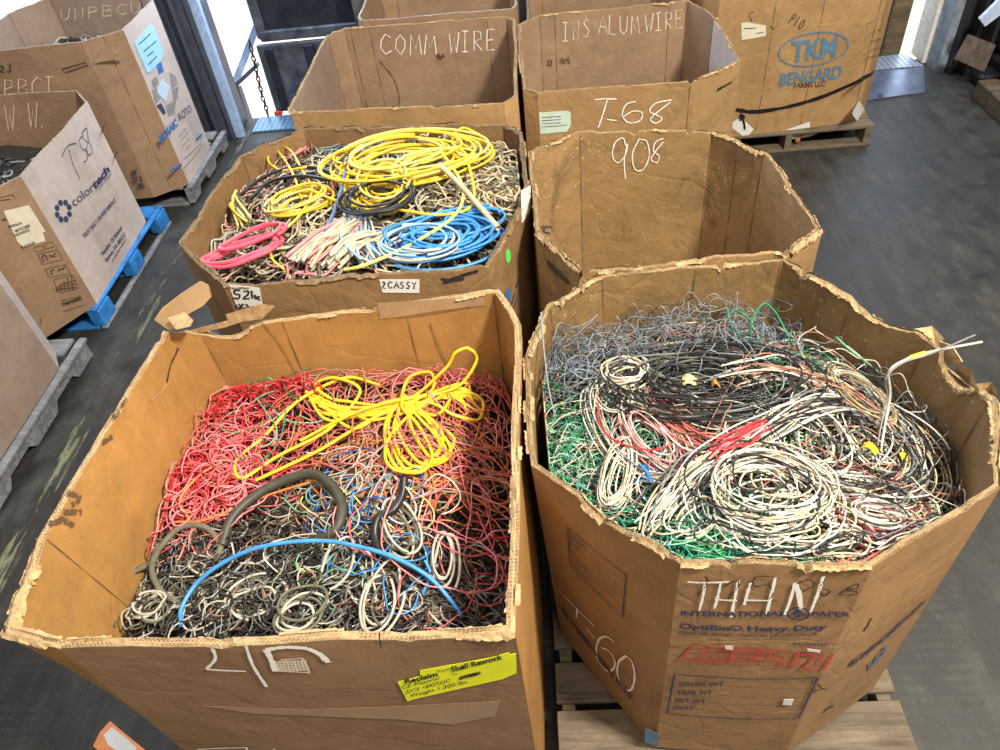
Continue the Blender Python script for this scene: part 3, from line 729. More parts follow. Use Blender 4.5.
b2.strokes(0, [q((138,112),(200,116),(292,114)), q((202,122),(195,170),(182,220)), q((262,118),(250,170),(238,212)), q((328,110),(315,170),(300,244)), q((240,178),(290,182),(322,184)), q((372,120),(360,160),(348,200)), q((466,98),(450,160),(430,238)), q((350,182),(400,184),(446,184)), q((536,120),(520,180),(498,236)), q((538,120),(548,170),(556,215)), q((562,215),(556,160),(545,125)), q((642,95),(620,160),(594,226))], M_chalk, .0060)
red = [((110,400),(162,345)), ((162,345),(206,350)), ((110,400),(300,410)), ((206,350),(195,405)), ((220,345),(300,350)), ((216,376),(292,380)), ((310,360),(300,408)), ((310,357),(420,365)), ((305,385),(412,390)), ((310,412),(422,412)), ((505,370),(446,368)), ((446,368),(444,392)), ((444,392),(492,396)), ((492,396),(484,426)), ((484,426),(428,424)), ((552,370),(518,436)), ((560,382),(602,374)), ((602,374),(604,396)), ((604,396),(558,436)), ((558,436),(622,440)), ((642,375),(625,416)), ((625,416),(672,417)), ((677,380),(640,440))]
b2.strokes(0, [q(*s_) for s_ in red], M_redmark, .006, 'red_marker_writing')
for _ in range(46):
    x = rng.uniform(115, 600); y = 350+rng.uniform(3, 62)+(x-110)*.03; red.append(None)
    b2.strokes(0, [q((x, y), (x+rng.uniform(40, 90), y+rng.uniform(-4, 8)))], M_redmark, .0022, 'red_marker_writing') if _ % 3 == 0 else None
b2.strokes(0, [q((x, y), (x+rng.uniform(50, 95), y+rng.uniform(-5, 9))) for x, y in zip(rng.uniform(120, 590, 40), rng.uniform(358, 412, 40))], M_redmark, .0022, 'red_marker_writing')
for pl in (((276,347),(308,348),(306,362),(280,360)), ((580,357),(630,364),(626,372),(583,367)), ((495,545),(531,545),(524,568),(489,566))): b2.patch(0, q(*pl), M_white, 'sticker_scrap', off=.0048)
b2.strokes(0, [q((620,490),(635,508),(650,512)), q((600,520),(630,512),(655,512)), q((800,290),(812,262),(820,250)), q((790,300),(797,285))], M_brownprint, .005, 'scuff')
q = zf(500, 500, 1/3)
b2.patch(0, q((436,682),(477,700),(471,736),(433,724)), M_blueprint, 'printed_square', off=.002); b2.patch(9, q((425,678),(436,684),(432,724),(421,716)), M_blueprint, 'printed_square', off=.002)
fr = [(202,82),(383,218),(375,345),(207,205)]
b2.strokes(9, [q(fr[i], fr[(i+1) % 4]) for i in range(4)], M_navy, .003, 'printed_frame', smooth=False)
lerp = lambda a, b, t: (a[0]*(1-t)+b[0]*t, a[1]*(1-t)+b[1]*t)
b2.strokes(9, [q(lerp(fr[0], fr[3], t), lerp(fr[1], fr[2], t)) for t in (.19, .38, .56, .74, .93)], M_navy, .0013, 'printed_frame', smooth=False)
for t, body, f in ((.17, 'CUSTOMER #', .32), (.36, 'ITEM', .2), (.54, 'LOT', .12), (.72, 'QUANTITY', .38), (.91, 'OPERATOR', .34)):
    A = lerp(fr[0], fr[3], t); B = lerp(fr[1], fr[2], t); a = lerp(A, B, .02); e = lerp(A, B, f); b2.text(9, body, *q(a, e, (a[0], a[1]-8)), M_navy)
b2.text(9, '48 OptiBin Heavy Duty', *q((170,352), (412,582), (168,334)), M_navy, bold=.03)
b2.strokes(9, [q((180,298),(232,340),(283,377)), q((226,332),(224,345),(221,362)), q((255,388),(270,402),(285,416)), q((350,418),(325,405),(300,415),(289,445),(293,480),(320,505),(345,500),(352,475),(332,447),(305,440)), q((388,456),(365,475),(362,515),(385,550),(408,550),(418,515),(410,475),(388,456),(370,470))], M_chalk, .0065)
q = zf(820, 570, .2134)
b2.text(1, '48 Optimal performance', *q((130,452), (488,152), (128,430)), M_navy, bold=.03); b2.text(1, '162', *q((225,468), (308,378), (226,435)), M_cobalt, bold=.02)
b2.strokes(1, [q((210,450),(150,490)), q((150,490),(120,555)), q((45,640),(60,590),(110,560))], M_brownprint, .002, 'scuff'); b2.strokes(1, [q((10,660),(30,640),(60,630))], M_marker, .012, 'puncture')
b2.strokes(4, [[(900,350),(935,352),(960,358)]], M_crease, .003, 'crease', inner=True)
# inner sleeve showing below the outer wall
m = MB(); m.prism([tuple(p) for p in inset(b2.Bi, .004)], .142, .20); o = m.build('inner_liner', c_b1, b2.root)
# -- grimy bin: paper labels
q = zf(190, 260, .25)
b3.patch(0, q((155,95),(280,108),(292,175),(190,192)), M_white); b3.strokes(0, [q((202,118),(180,118),(182,132),(200,135),(195,150),(175,148)), q((215,122),(235,120),(232,135),(215,150),(240,150)), q((248,118),(250,150)), q((258,135),(270,145),(262,150),(258,135)), q((280,140),(272,150),(284,156)), q((185,175),(190,188)), q((195,172),(215,190)), q((215,172),(197,190)), q((225,172),(240,188))], M_marker, .006, 'marker_writing', off=.0048)
b3.patch(0, q((757,78),(918,75),(918,130),(770,130)), M_white); hand(b3, 0, '2CASSY', *q((768,112), (908,112), (768,86)), M_marker, .005, 'marker_writing')
q = zf(160, 120, .38)
el = lambda x, y, rx, ry, n=14, r=0.: [(x+rx*math.cos(a)*math.cos(r)-ry*math.sin(a)*math.sin(r), y+rx*math.cos(a)*math.sin(r)+ry*math.sin(a)*math.cos(r)) for a in np.linspace(0, 2*math.pi, n, endpoint=False)]
b3.patch(1, q(*el(914, 358, 7, 19, 12)), M_greendot, 'round_sticker'); b3.patch(1, q((950,185),(974,172),(974,238),(952,272)), M_white)
b3.strokes(1, [q((920,490),(932,455)), q((926,500),(938,465)), q((934,440),(942,420))], M_navy, .008, 'printed_lettering'); b3.patch(1, q((905,455),(918,440),(920,470),(908,488)), M_cobalt, 'printed_square')
b3.strokes(0, [q((740,415),(760,418),(800,405),(838,395)), q((745,425),(800,415))], M_marker, .010, 'tear')
# -- 908 bin
q = zf(500, 0, .26)
b4.strokes(4, [q((485,562),(472,530),(442,550),(433,600),(455,625),(482,595),(492,552)), q((489,555),(478,620),(483,687)), q((535,535),(510,590),(518,648),(550,652),(574,600),(565,545),(535,535)), q((630,532),(600,545),(590,578),(612,600),(604,624),(582,615),(592,590),(628,545))], M_chalk, .0046, inner=True)
q = zf(490, 170, .2133)
fr = [(272,420),(368,515),(368,532),(278,452)]; b4.patch(7, q(*fr), M_grime, 'hand_hole', off=.002); b4.strokes(7, [q(fr[i], fr[(i+1) % 4]) for i in range(4)], M_marker, .004, 'hand_hole', smooth=False)
b4.strokes(6, [q((240,262),(258,278),(275,300)), q((262,262),(300,285)), q((232,268),(270,310))], M_marker, .004, 'scuff', inner=True)
# -- COMM WIRE
q = zf(240, 0, .26)
hand(b5, 4, 'COMM', *q((540,205), (755,210), (540,130)), M_chalk, .0052, inner=True); hand(b5, 4, 'WIRE', *q((805,205), (985,190), (805,125)), M_chalk, .0052, inner=True)
b5.strokes(4, [q((530,225),(590,300),(612,370),(612,400))], M_grime, .010, 'grime_smudge', inner=True); b5.strokes(4, [q((758,205),(768,222),(785,212))], M_brownprint, .02, 'scuff', inner=True)
# -- T-68 bin
q = zf(500, 0, .26)
hand(b6, 5, 'INS', *q((240,158), (350,140), (240,88)), M_chalk2, .006, inner=True); hand(b6, 5, 'ALUM', *q((378,130), (535,130), (378,60)), M_chalk2, .006, inner=True); hand(b6, 5, 'WIRE', *q((558,122), (706,103), (558,55)), M_chalk2, .006, inner=True)
b6.strokes(1, [q((365,382),(405,378),(450,379)), q((412,383),(395,440),(378,490)), q((412,458),(448,462)), q((522,388),(485,400),(470,440),(495,470),(538,462),(546,432),(512,425),(478,445)), q((660,383),(600,395),(575,425),(600,440),(622,455),(600,472),(578,458),(605,430),(655,392))], M_chalk, .0052)
b6.patch(1, q((150,432),(262,425),(272,435),(273,480),(258,505),(155,515)), M_mint); b6.strokes(1, [q((160,450+i*12),(235,446+i*12)) for i in range(4)]+[q((235,480),(258,478))], M_blueprint, .003, 'printed_lettering', off=.0048, smooth=False)
b6.strokes(2, [q((832,345),(888,314))], M_marker, .012, 'hand_hole'); b6.strokes(5, [q((230,230),(250,235),(270,232)), q((180,240),(200,242))], M_grime, .035, 'grime_smudge', inner=True)
b6.patch(3, [(697,20),(712,6),(735,55),(730,62),(708,75),(700,60)], M_white, 'peeled_liner', inner=True, off=.004) if False else None
# -- produce bin
q = zf(690, 0, .2134)
c_ = [(578+165*math.cos(a)*.985+75*math.sin(a)*.16, 230-165*math.cos(a)*.17+75*math.sin(a)) for a in np.linspace(0, 6.2832, 33)]
tk.strokes(0, [q(*c_)], M_blueprint, .009, 'printed_emblem')
tk.text(0, 'TKM', *q((475,288), (688,262), (475,195)), M_blueprint, bold=.03, shear=.1); tk.text(0, 'BENGARD', *q((418,402), (705,362), (424,345)), M_blueprint, bold=.03); tk.text(0, 'FARMS LLC', *q((485,412), (632,402), (486,388)), M_brownprint, bold=.02)
hand(tk, 0, 'P10', *q((462,105), (518,140), (490,62)), M_marker, .006, 'marker_writing')
tk.strokes(0, [q((300,55),(275,65),(290,100)), q((375,120),(390,135),(405,120))], M_marker, .003, 'marker_writing')
tk.patch(0, q((240,108),(262,103),(355,118),(355,168),(242,188)), M_cream); tk.strokes(0, [q((250,132),(310,130)), q((310,155),(345,150))], M_marker, .004, 'printed_lettering', off=.0048)
tk.patch(0, q((455,605),(560,570),(562,600),(466,636)), M_white); tk.patch(1, q((760,530),(795,475),(817,520),(785,572)), M_white); tk.patch(0, q((182,588),(235,545),(298,605),(262,648)), M_white)
tk.patch(0, q((415,630),(450,605),(465,630),(560,605),(598,625),(560,640),(470,652)), plain('clear_tape', (.50, .38, .26), .15, 0, .05), 'packing_tape', off=.001)
tk.strokes(0, [q((503,662),(508,645),(525,625))], plain('rusty_tear', (.45, .2, .08), .9), .03, 'tear')
tk.strokes(0, [q((215,512),(300,522),(440,502),(600,458),(740,400),(805,368))], plain('black_strap', (.012, .012, .014), .35), .022, 'strap', off=.006); tk.strokes(1, [q((800,370),(830,355),(856,338))], MATS['black_strap'], .022, 'strap', off=.006)
tk.strokes(0, [q((240,545),(252,575),(255,605))], MATS['black_strap'], .014, 'tie', off=.008); tk.patch(0, q(*el(241, 543, 13, 13, 10)), MATS['black_strap'], 'tie', off=.008, thick=.012)
tk.strokes(1, [q((822,y),(890,y-22)) for y in (110, 160, 205, 245, 275)]+[q((822,110),(800,300))], M_brownprint, .003, 'printed_frame', smooth=False)
# -- left row
q = zf(0, 150, .2)
l2.text(2, 'color', *q((368,285), (470,200), (345,245)), M_navy, bold=0); l2.text(2, 'tech', *q((470,200), (548,105), (452,165)), M_navy, bold=.04)
l2.text(2, 'a color company', *q((485,205), (556,120), (480,193)), M_navy); l2.text(2, 'TRUST BUILT ON PERFORMANCE', *q((418,445), (578,255), (408,425)), M_navy, bold=.01)
for A, B, u, t_ in (((512,530),(612,390),(500,512),'Number 1% Behavior'), ((530,562),(626,425),(520,545),'Beaver, PA 885222'), ((560,560),(628,450),(554,549),'in performance')): l2.text(2, t_, *q(A, B, u), M_navy, bold=.015)
for k in range(8):
    a = k*math.pi/4+.35; x, y = 315+33*math.cos(a), 305+45*math.sin(a); l2.patch(2, q(*el(x, y, 12, 16, 10, -.3)), M_navy, 'printed_emblem', off=.0015)
q = zf(60, 40, .2)
l2.strokes(2, [q((5,585),(35,530),(78,515)), q((40,545),(62,620),(98,697)), q((110,480),(92,500),(105,540),(135,560),(130,600),(115,612)), q((130,440),(108,465),(120,500),(148,520),(158,560),(140,575),(128,550),(138,500),(130,440))], M_navy, .005, 'marker_writing')
l2.strokes(3, [q((190,350),(200,378)), q((205,470),(222,425)), q((262,600),(285,560))], M_marker, .008, 'printed_frame')
q = zf(0, 190, 1/5.775)
l2.patch(1, q((20,122),(165,87),(262,240),(245,245),(262,293),(135,330),(100,300)), M_cream)
for A, B in (((45,205),(130,180)), ((80,255),(170,220)), ((120,325),(208,290)), ((10,165),(45,155))): l2.strokes(1, [q((A[0]+i*9*(1 if B[0]-A[0] > 0 else 0), A[1]+i*(B[1]-A[1])/((B[0]-A[0])/9)), (A[0]+i*9+6, A[1]+i*(B[1]-A[1])/((B[0]-A[0])/9)+14)) for i in range(int((B[0]-A[0])/9))], M_marker, .0045, 'barcode', off=.0048, smooth=False)
l2.text(1, 'WTC203', *q((85,248), (172,212), (78,232)), M_marker, bold=.04, off=.0048)
l2.strokes(1, [q(a, b) for P in ([(215,370),(330,345),(360,400),(245,430)], [(258,455),(375,430),(405,480),(285,505)], [(303,520),(415,490),(455,565),(345,595)], [(195,330),(245,320),(255,345),(205,358)], [(255,310),(300,298),(312,325),(265,340)]) for a, b in zip(P, P[1:]+P[:1])], M_brownprint, .003, 'printed_symbols', smooth=False)
l2.strokes(1, [q((280,375),(320,385)), q((285,390),(322,362)), q((335,455),(370,455)), q((330,470),(375,440)), q((240,380),(262,375)), q((240,380),(250,412)), q((262,375),(272,405)), q((290,465),(312,460)), q((290,465),(300,490))]+[q((330+i*22,590-i*2),(322+i*22,560-i*18)) for i in range(5)]+[q((325+i*8,575-i*14),(440,560-i*20)) for i in range(3)], M_brownprint, .006, 'printed_symbols', smooth=False)
l2.text(1, 'remolin', *q((365,668), (470,632), (352,645)), M_marker, bold=.03); l2.strokes(1, [q((350,640),(465,612)), q((365,700),(480,665)), q((0,45),(70,25)), q((70,25),(85,45)), q((0,60),(60,52))], M_brownprint, .004, 'printed_frame', smooth=False)
q = zf(0, 0, .26)
hand(l2, 4, 'W.W.', *q((25,500), (190,485), (20,405)), M_chalk2, .006, inner=True)
hand(l3, 1, '23', *q((0,278), (50,275), (0,252)), M_marker, .008, 'marker_writing'); hand(l3, 1, 'PBCI', *q((20,380), (215,368), (20,305)), M_chalk2, .006); hand(l3, 5, 'UNPBCU', *q((235,78), (545,50), (235,35)), M_chalk2, .006, inner=True)
l3.strokes(1, [q((240,265),(330,240),(340,250),(250,280),(240,265))], M_brownprint, .008, 'hand_hole', smooth=False); l3.strokes(1, [q((360,238),(410,225),(470,208))], M_tape, .02, 'packing_tape')
q = zf(0, 150, .2)
for A, B, t_ in (((660,128),(690,120),'SBT'), ((668,160),(712,150),'SK 2'), ((690,190),(725,185),'SRR')): l3.text(2, t_, *q(A, B, (A[0]-8, A[1]-22)), M_marker, bold=.04)
q = zf(120, 0, .24)
l3.patch(3, q((57,175),(130,98),(150,130),(180,225),(165,255),(120,305),(110,300)), M_bluepaper); l3.patch(3, q((150,270),(172,258),(182,298),(160,312)), M_cobalt, 'printed_square', off=.0005)
l3.strokes(3, [q((75,185),(125,140)), q((95,215),(150,170)), q((110,235),(135,215)), q((115,270),(150,235))], M_navy, .006, 'marker_writing', off=.0048)
sh = plain('grey_print', (.26, .25, .25), .6)
l3.patch(3, q((130,335),(150,315),(160,345),(140,370)), sh, 'printed_emblem'); l3.patch(3, q((205,300),(232,320),(240,350),(215,370)), sh, 'printed_emblem'); l3.patch(3, q((132,375),(150,365),(165,410),(148,430)), sh, 'printed_emblem'); l3.patch(3, q((215,375),(242,360),(240,410),(222,425)), sh, 'printed_emblem')
l3.patch(3, q((150,440),(170,430),(190,470),(180,478)), M_navy, 'printed_emblem'); l3.patch(3, q((188,440),(232,415),(225,470),(200,485)), sh, 'printed_emblem'); l3.patch(3, q((152,385),(172,330),(205,360),(190,425)), paper_mat('pale_blue_print', (.45, .60, .75)), 'printed_emblem')
l3.text(3, 'MOSAIC', *q((172,598), (240,520), (160,570)), M_cobalt, bold=.04); l3.text(3, 'ROTO', *q((248,505), (298,462), (238,475)), M_navy, bold=0)
l3.strokes(3, [q((243,572),(275,530)), q((250,590),(285,545)), q((258,610),(288,575)), q((268,628),(292,600)), q((262,665),(335,600)), q((265,700),(340,610))], sh, .006, 'printed_lettering', smooth=False)
l3.strokes(3, [q((212,714),(256,684)), q((315,583),(340,560))], M_cobalt, .016, 'printed_bar', smooth=False)
l1.strokes(3, [[(10,232),(14,240)], [(26,262),(28,270)], [(22,296),(24,304)], [(40,318),(41,324)]], M_marker, .006, 'scuff')

# ------------------------------------------------------------------ things on the floor and at the dock
ps = MB(); pz = .004
P = [onz(p, pz) for p in ((110,721),(100,732),(93,746),(100,752),(128,775),(160,775),(148,752),(128,736))]
ps.prism([(p[0], p[1]) for p in P], .001, .004); o = ps.build('paper_sheet', plain('orange_print_paper', (.85, .30, .10), .6, 0, .05)); tag(o, 'crumpled orange and white paper sheet on the floor by the bin corner', 'paper')
c = MB(); P = [onz(p, pz) for p in ((112,727),(104,735),(108,745),(118,752),(128,757),(137,748),(125,737))]; c.prism([(p[0], p[1]) for p in P], .0045, .006)
i_ = mk('printed_panel', [(v[0]-o.location.x, v[1]-o.location.y, v[2]-o.location.z) for v in c.V], c.F, M_white); i_.location = (0, 0, 0)
me = i_.data; cc = o.location
for v, w in zip(me.vertices, c.V): v.co = (w[0]-cc.x, w[1]-cc.y, w[2]-cc.z)
i_.parent = o
M_dsteel = plain('dark_blue_steel', (.030, .036, .060), .5, .4, .3, 6); M_rsteel = plain('scraped_steel', (.10, .12, .16), .55, .5, .35, 9); M_tread = tread_mat('blue_tread_plate', (.20, .36, .58))
r = empty('trailer_tailgate', (-1.5, 6.2, 0), 'dark blue steel trailer end with drop gate seen through the left doorway', 'trailer')
m = MB(); m.box((-2.12, 6.02, .62), (-.6, 7.6, 2.2), bev=.02); m.build('body', M_dsteel, r)
m = MB(); m.box((-2.12, 5.99, .60), (-2.04, 6.02, 2.2), bev=.01); m.box((-2.1, 5.985, .58), (-.6, 6.02, .66), bev=.01); m.box((-2.1, 5.985, .92), (-.6, 6.0, .95)); m.build('frame', M_rsteel, r)
m = MB(); m.box((-2.15, 5.985, .02), (-.6, 6.02, .56), bev=.01); m.build('gate', M_rsteel, r)
for k in range(5): MB().box((-2.10+k*.33, 5.955, .04), (-2.02+k*.33, 5.985, .54), bev=.01).build('gate_rib', M_dsteel, r)
for a, b_, mt in (((-1.98, .955), (-1.78, 1.0), M_bluepaper), ((-1.70, .955), (-1.50, 1.0), M_yellowpaper), ((-1.46, .955), (-1.34, 1.0), M_yellowpaper)): MB().box((a[0], 5.978, a[1]), (b_[0], 5.984, b_[1])).build('marker_strip', mt, r)
ch = Wires(); M_chain = plain('dark_chain_steel', (.05, .05, .055), .45, .8)
for k in range(15):
    z = .60-.040*k; x = -2.17-.0035*k*(1 if k < 12 else .8); a = np.linspace(0, 2*math.pi, 13); rx, rz_ = .013, .026
    Pn = np.stack([x+rx*np.cos(a)*(k % 2), 5.94+rx*np.cos(a)*((k+1) % 2), z+rz_*np.sin(a)], 1); ch.tube(Pn, .0055, 0, 6)
o = ch.build('chain', [M_chain], r); 
m = MB(); m.box((-2.16, 5.96, .0), (-2.10, 6.0, .03)); m.build('hook', plain('red_hook', (.6, .05, .04), .5), r)
r = empty('ramp_arm', (-2.45, 6.5, -.35), 'pale blue angled steel arm outside the left doorway', 'steel arm')
V = []; 
def beam(a, b, w, h): 
    a, b = np.array(a), np.array(b); d = b-a; d /= np.linalg.norm(d); s_ = np.cross(d, [0, 0, 1]); s_ /= np.linalg.norm(s_); u = np.cross(s_, d)
    V = [p+s_*sx*w/2+u*sz*h/2 for p in (a, b) for sx, sz in ((-1, -1), (1, -1), (1, 1), (-1, 1))]; return V, [[3, 2, 1, 0], [4, 5, 6, 7], [0, 1, 5, 4], [1, 2, 6, 5], [2, 3, 7, 6], [3, 0, 4, 7]]
m = MB(); m.add(*beam((-2.62, 6.35, .12), (-2.2, 6.9, .75), .10, .07)); m.build('beam', M_lit, r); m = MB(); m.add(*beam((-2.62, 6.33, .10), (-2.30, 6.33, .30), .05, .03)); m.add(*beam((-2.78, 6.3, .1), (-2.62, 6.35, .42), .03, .03)); m.build('brace', M_jamb, r)
m = MB(); m.box((-2.60, 6.30, -.36), (-2.52, 6.38, .12)); m.build('foot', M_jamb, r)
o = MB().box((-2.28, 5.66, .001), (-1.10, 5.93, .014), bev=.003).build('dock_plate', M_tread); tag(o, 'light blue tread plate on the sill of the left doorway', 'metal plate')
# right doorway
r = empty('dock_leveler', (2.7, 5.6, 0), 'blue-lit steel dock plate with treaded lip in the right doorway', 'dock plate')
m = MB(); m.prism([onz(p, .012)[:2] for p in ((866,100),(925,92),(924,66),(874,71))], .001, .012); m.build('deck', plain('worn_skylit_steel', (.16, .20, .30), .32, .6, .2, 9), r)  # blue in the deck colour stands for sky glow on worn steel
m = MB(); m.prism([onz(p, .016)[:2] for p in ((875,70),(923,66),(905,54),(877,57))], .013, .020); m.build('lip', tread_mat('pale_tread_plate', (.45, .52, .66)), r)
m = MB(); m.prism([onz(p, .016)[:2] for p in el(881, 95, 3, 2, 8)], .0125, .018); m.build('bolt', M_rsteel, r)
o = MB().box((2.80, 6.08, -.35), (2.95, 6.14, 2.2), bev=.015).build('timber_post', wood_mat('rotten_post', (.17, .12, .06), 9)); tag(o, 'rough rusty brown timber post standing in the right doorway', 'post')
o = MB().box((1.9, 6.10, -.35), (2.80, 6.4, 2.2), bev=.03).build('dock_bumper', plain('black_rubber', (.015, .015, .015), .8)); tag(o, 'black rubber dock bumper beside the rough post', 'bumper')
r = empty('equipment_box', (3.45, 5.35, 0), 'dark metal cabinet with a scuffed brown panel in the top right corner', 'cabinet')
MB().box((3.34, 5.30, .10), (3.95, 5.55, .16), bev=.01).build('shelf', plain('black_metal', (.02, .02, .022), .5, .5), r)
m = MB(); m.add(*beam((3.20, 5.22, .14), (3.30, 5.36, .40), .36, .03)); V = [onplane(p, (3.3, 5.3, 0), (0.25, -1, .1)) for p in ((971,35),(996,45),(984,72),(957,60))]
sheet3('panel', V, .03, [plain('scuffed_brown_panel', (.13, .10, .085), .8, 0, .3, 20)], r)
MB().box((3.20, 5.32, .02), (3.6, 5.50, .10), bev=.02).build('base', MATS['black_metal'], r)
MB().box((3.4, 5.45, .16), (3.95, 5.65, .6), bev=.02).build('cabinet_body', plain('dark_cabinet', (.025, .028, .035), .5, .3), r)
V = [onplane(p, (3.5, 5.3, 0), (0, -1, 0)) for p in ((978,18),(983,25),(1010,5),(1000,-4))]; sheet3('handle', V, .03, [plain('white_blue_plastic', (.50, .62, .85), .4)], r)
o = MB().box((3.11, 3.9, .001), (3.25, 5.20, .13), bev=.008).build('timber_beam', wood_mat('dark_timber', (.13, .095, .06), 3)); tag(o, 'dark squared timber lying on the floor at the right edge', 'timber')
o = MB().box((3.265, 4.0, .001), (4.2, 5.22, .36), bev=.02).build('wooden_crate', wood_mat('reddish_brown_wood', (.12, .06, .03), 5)); tag(o, 'dark reddish brown wooden crate behind the squared timber at right edge', 'crate')

# torn flaps on the right corner of the printed bin
for k_, (pl, zz) in enumerate(((((914,329),(932,326),(944,338),(936,347),(918,341)), (1.14,1.15,1.15,1.12,1.10)), (((939,341),(952,346),(962,362),(950,366),(941,356)), (1.15,1.16,1.14,1.10,1.11)), (((958,362),(972,372),(977,388),(968,384),(955,370)), (1.15,1.15,1.14,1.08,1.10)), (((975,384),(992,382),(998,396),(990,406),(974,399)), (1.16,1.17,1.16,1.09,1.10)), (((940,364),(950,371),(974,391),(972,394),(948,376)), (1.05,1.07,1.10,1.07,1.05)), (((985,398),(1002,405),(1004,425),(994,420)), (1.15,1.15,1.10,1.08)))):
    sheet3('torn_flap', [onz(p, z) for p, z in zip(pl, zz)], .004, [M_torn], b2.root)
#@@WIRES
# ------------------------------------------------------------------ wire piles
def wm(name, col, rough=.42, var=.10):
    m, t, b = nodes(name)
    o = N(t, 'ShaderNodeTexCoord').outputs['Object']
    f = noise(t, o, 22, 4, .7)
    t.links.new(ramp(t, f, [(.3, tuple(c*(1-3*var) for c in col)), (.62, tuple(min(1, c*(1+var)) for c in col))]), b.inputs['Base Color'])
    b.inputs['Roughness'].default_value = rough; b.inputs['Specular IOR Level'].default_value = .45
    return m
K = dict(
 black=wm('black_insulation', (.018, .018, .019), .38), dark=wm('dark_brown_scrap', (.050, .034, .024), .7), grey=wm('grey_insulation', (.20, .20, .20)),
 olive=wm('dusty_olive_insulation', (.14, .13, .085), .7), pale=wm('dusty_pale_insulation', (.48, .45, .37), .6), white=wm('white_insulation', (.66, .62, .53)),
 cream=wm('cream_insulation', (.54, .45, .29)), tan=wm('tan_insulation', (.34, .25, .13), .6), red=wm('red_insulation', (.58, .03, .04)), pink=wm('faded_red_insulation', (.66, .13, .13)),
 rose=wm('rose_insulation', (.74, .26, .27)), orange=wm('orange_insulation', (.62, .20, .05)), copper=wm('copper_strands', (.40, .17, .10), .45), yellow=wm('yellow_insulation', (.82, .56, .03), .35),
 lemon=wm('pale_yellow_insulation', (.82, .70, .16), .4), green=wm('green_insulation', (.015, .21, .08)), mint=wm('faded_green_insulation', (.17, .44, .26)), teal=wm('teal_insulation', (.03, .26, .22)),
 blue=wm('blue_insulation', (.05, .27, .66), .35), steel=wm('blue_grey_insulation', (.10, .13, .17), .4), slate=wm('slate_insulation', (.24, .29, .33), .4), navy=wm('deep_blue_insulation', (.03, .12, .42)), maroon=wm('maroon_insulation', (.22, .035, .04)))
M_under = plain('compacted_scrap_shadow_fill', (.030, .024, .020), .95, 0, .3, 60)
def inpoly(p, poly):
    x, y = p; c = False; n = len(poly)
    for i in range(n):
        x1, y1 = poly[i]; x2, y2 = poly[i-1]
        if (y1 > y) != (y2 > y) and x < (x2-x1)*(y-y1)/(y2-y1)+x1: c = not c
    return c
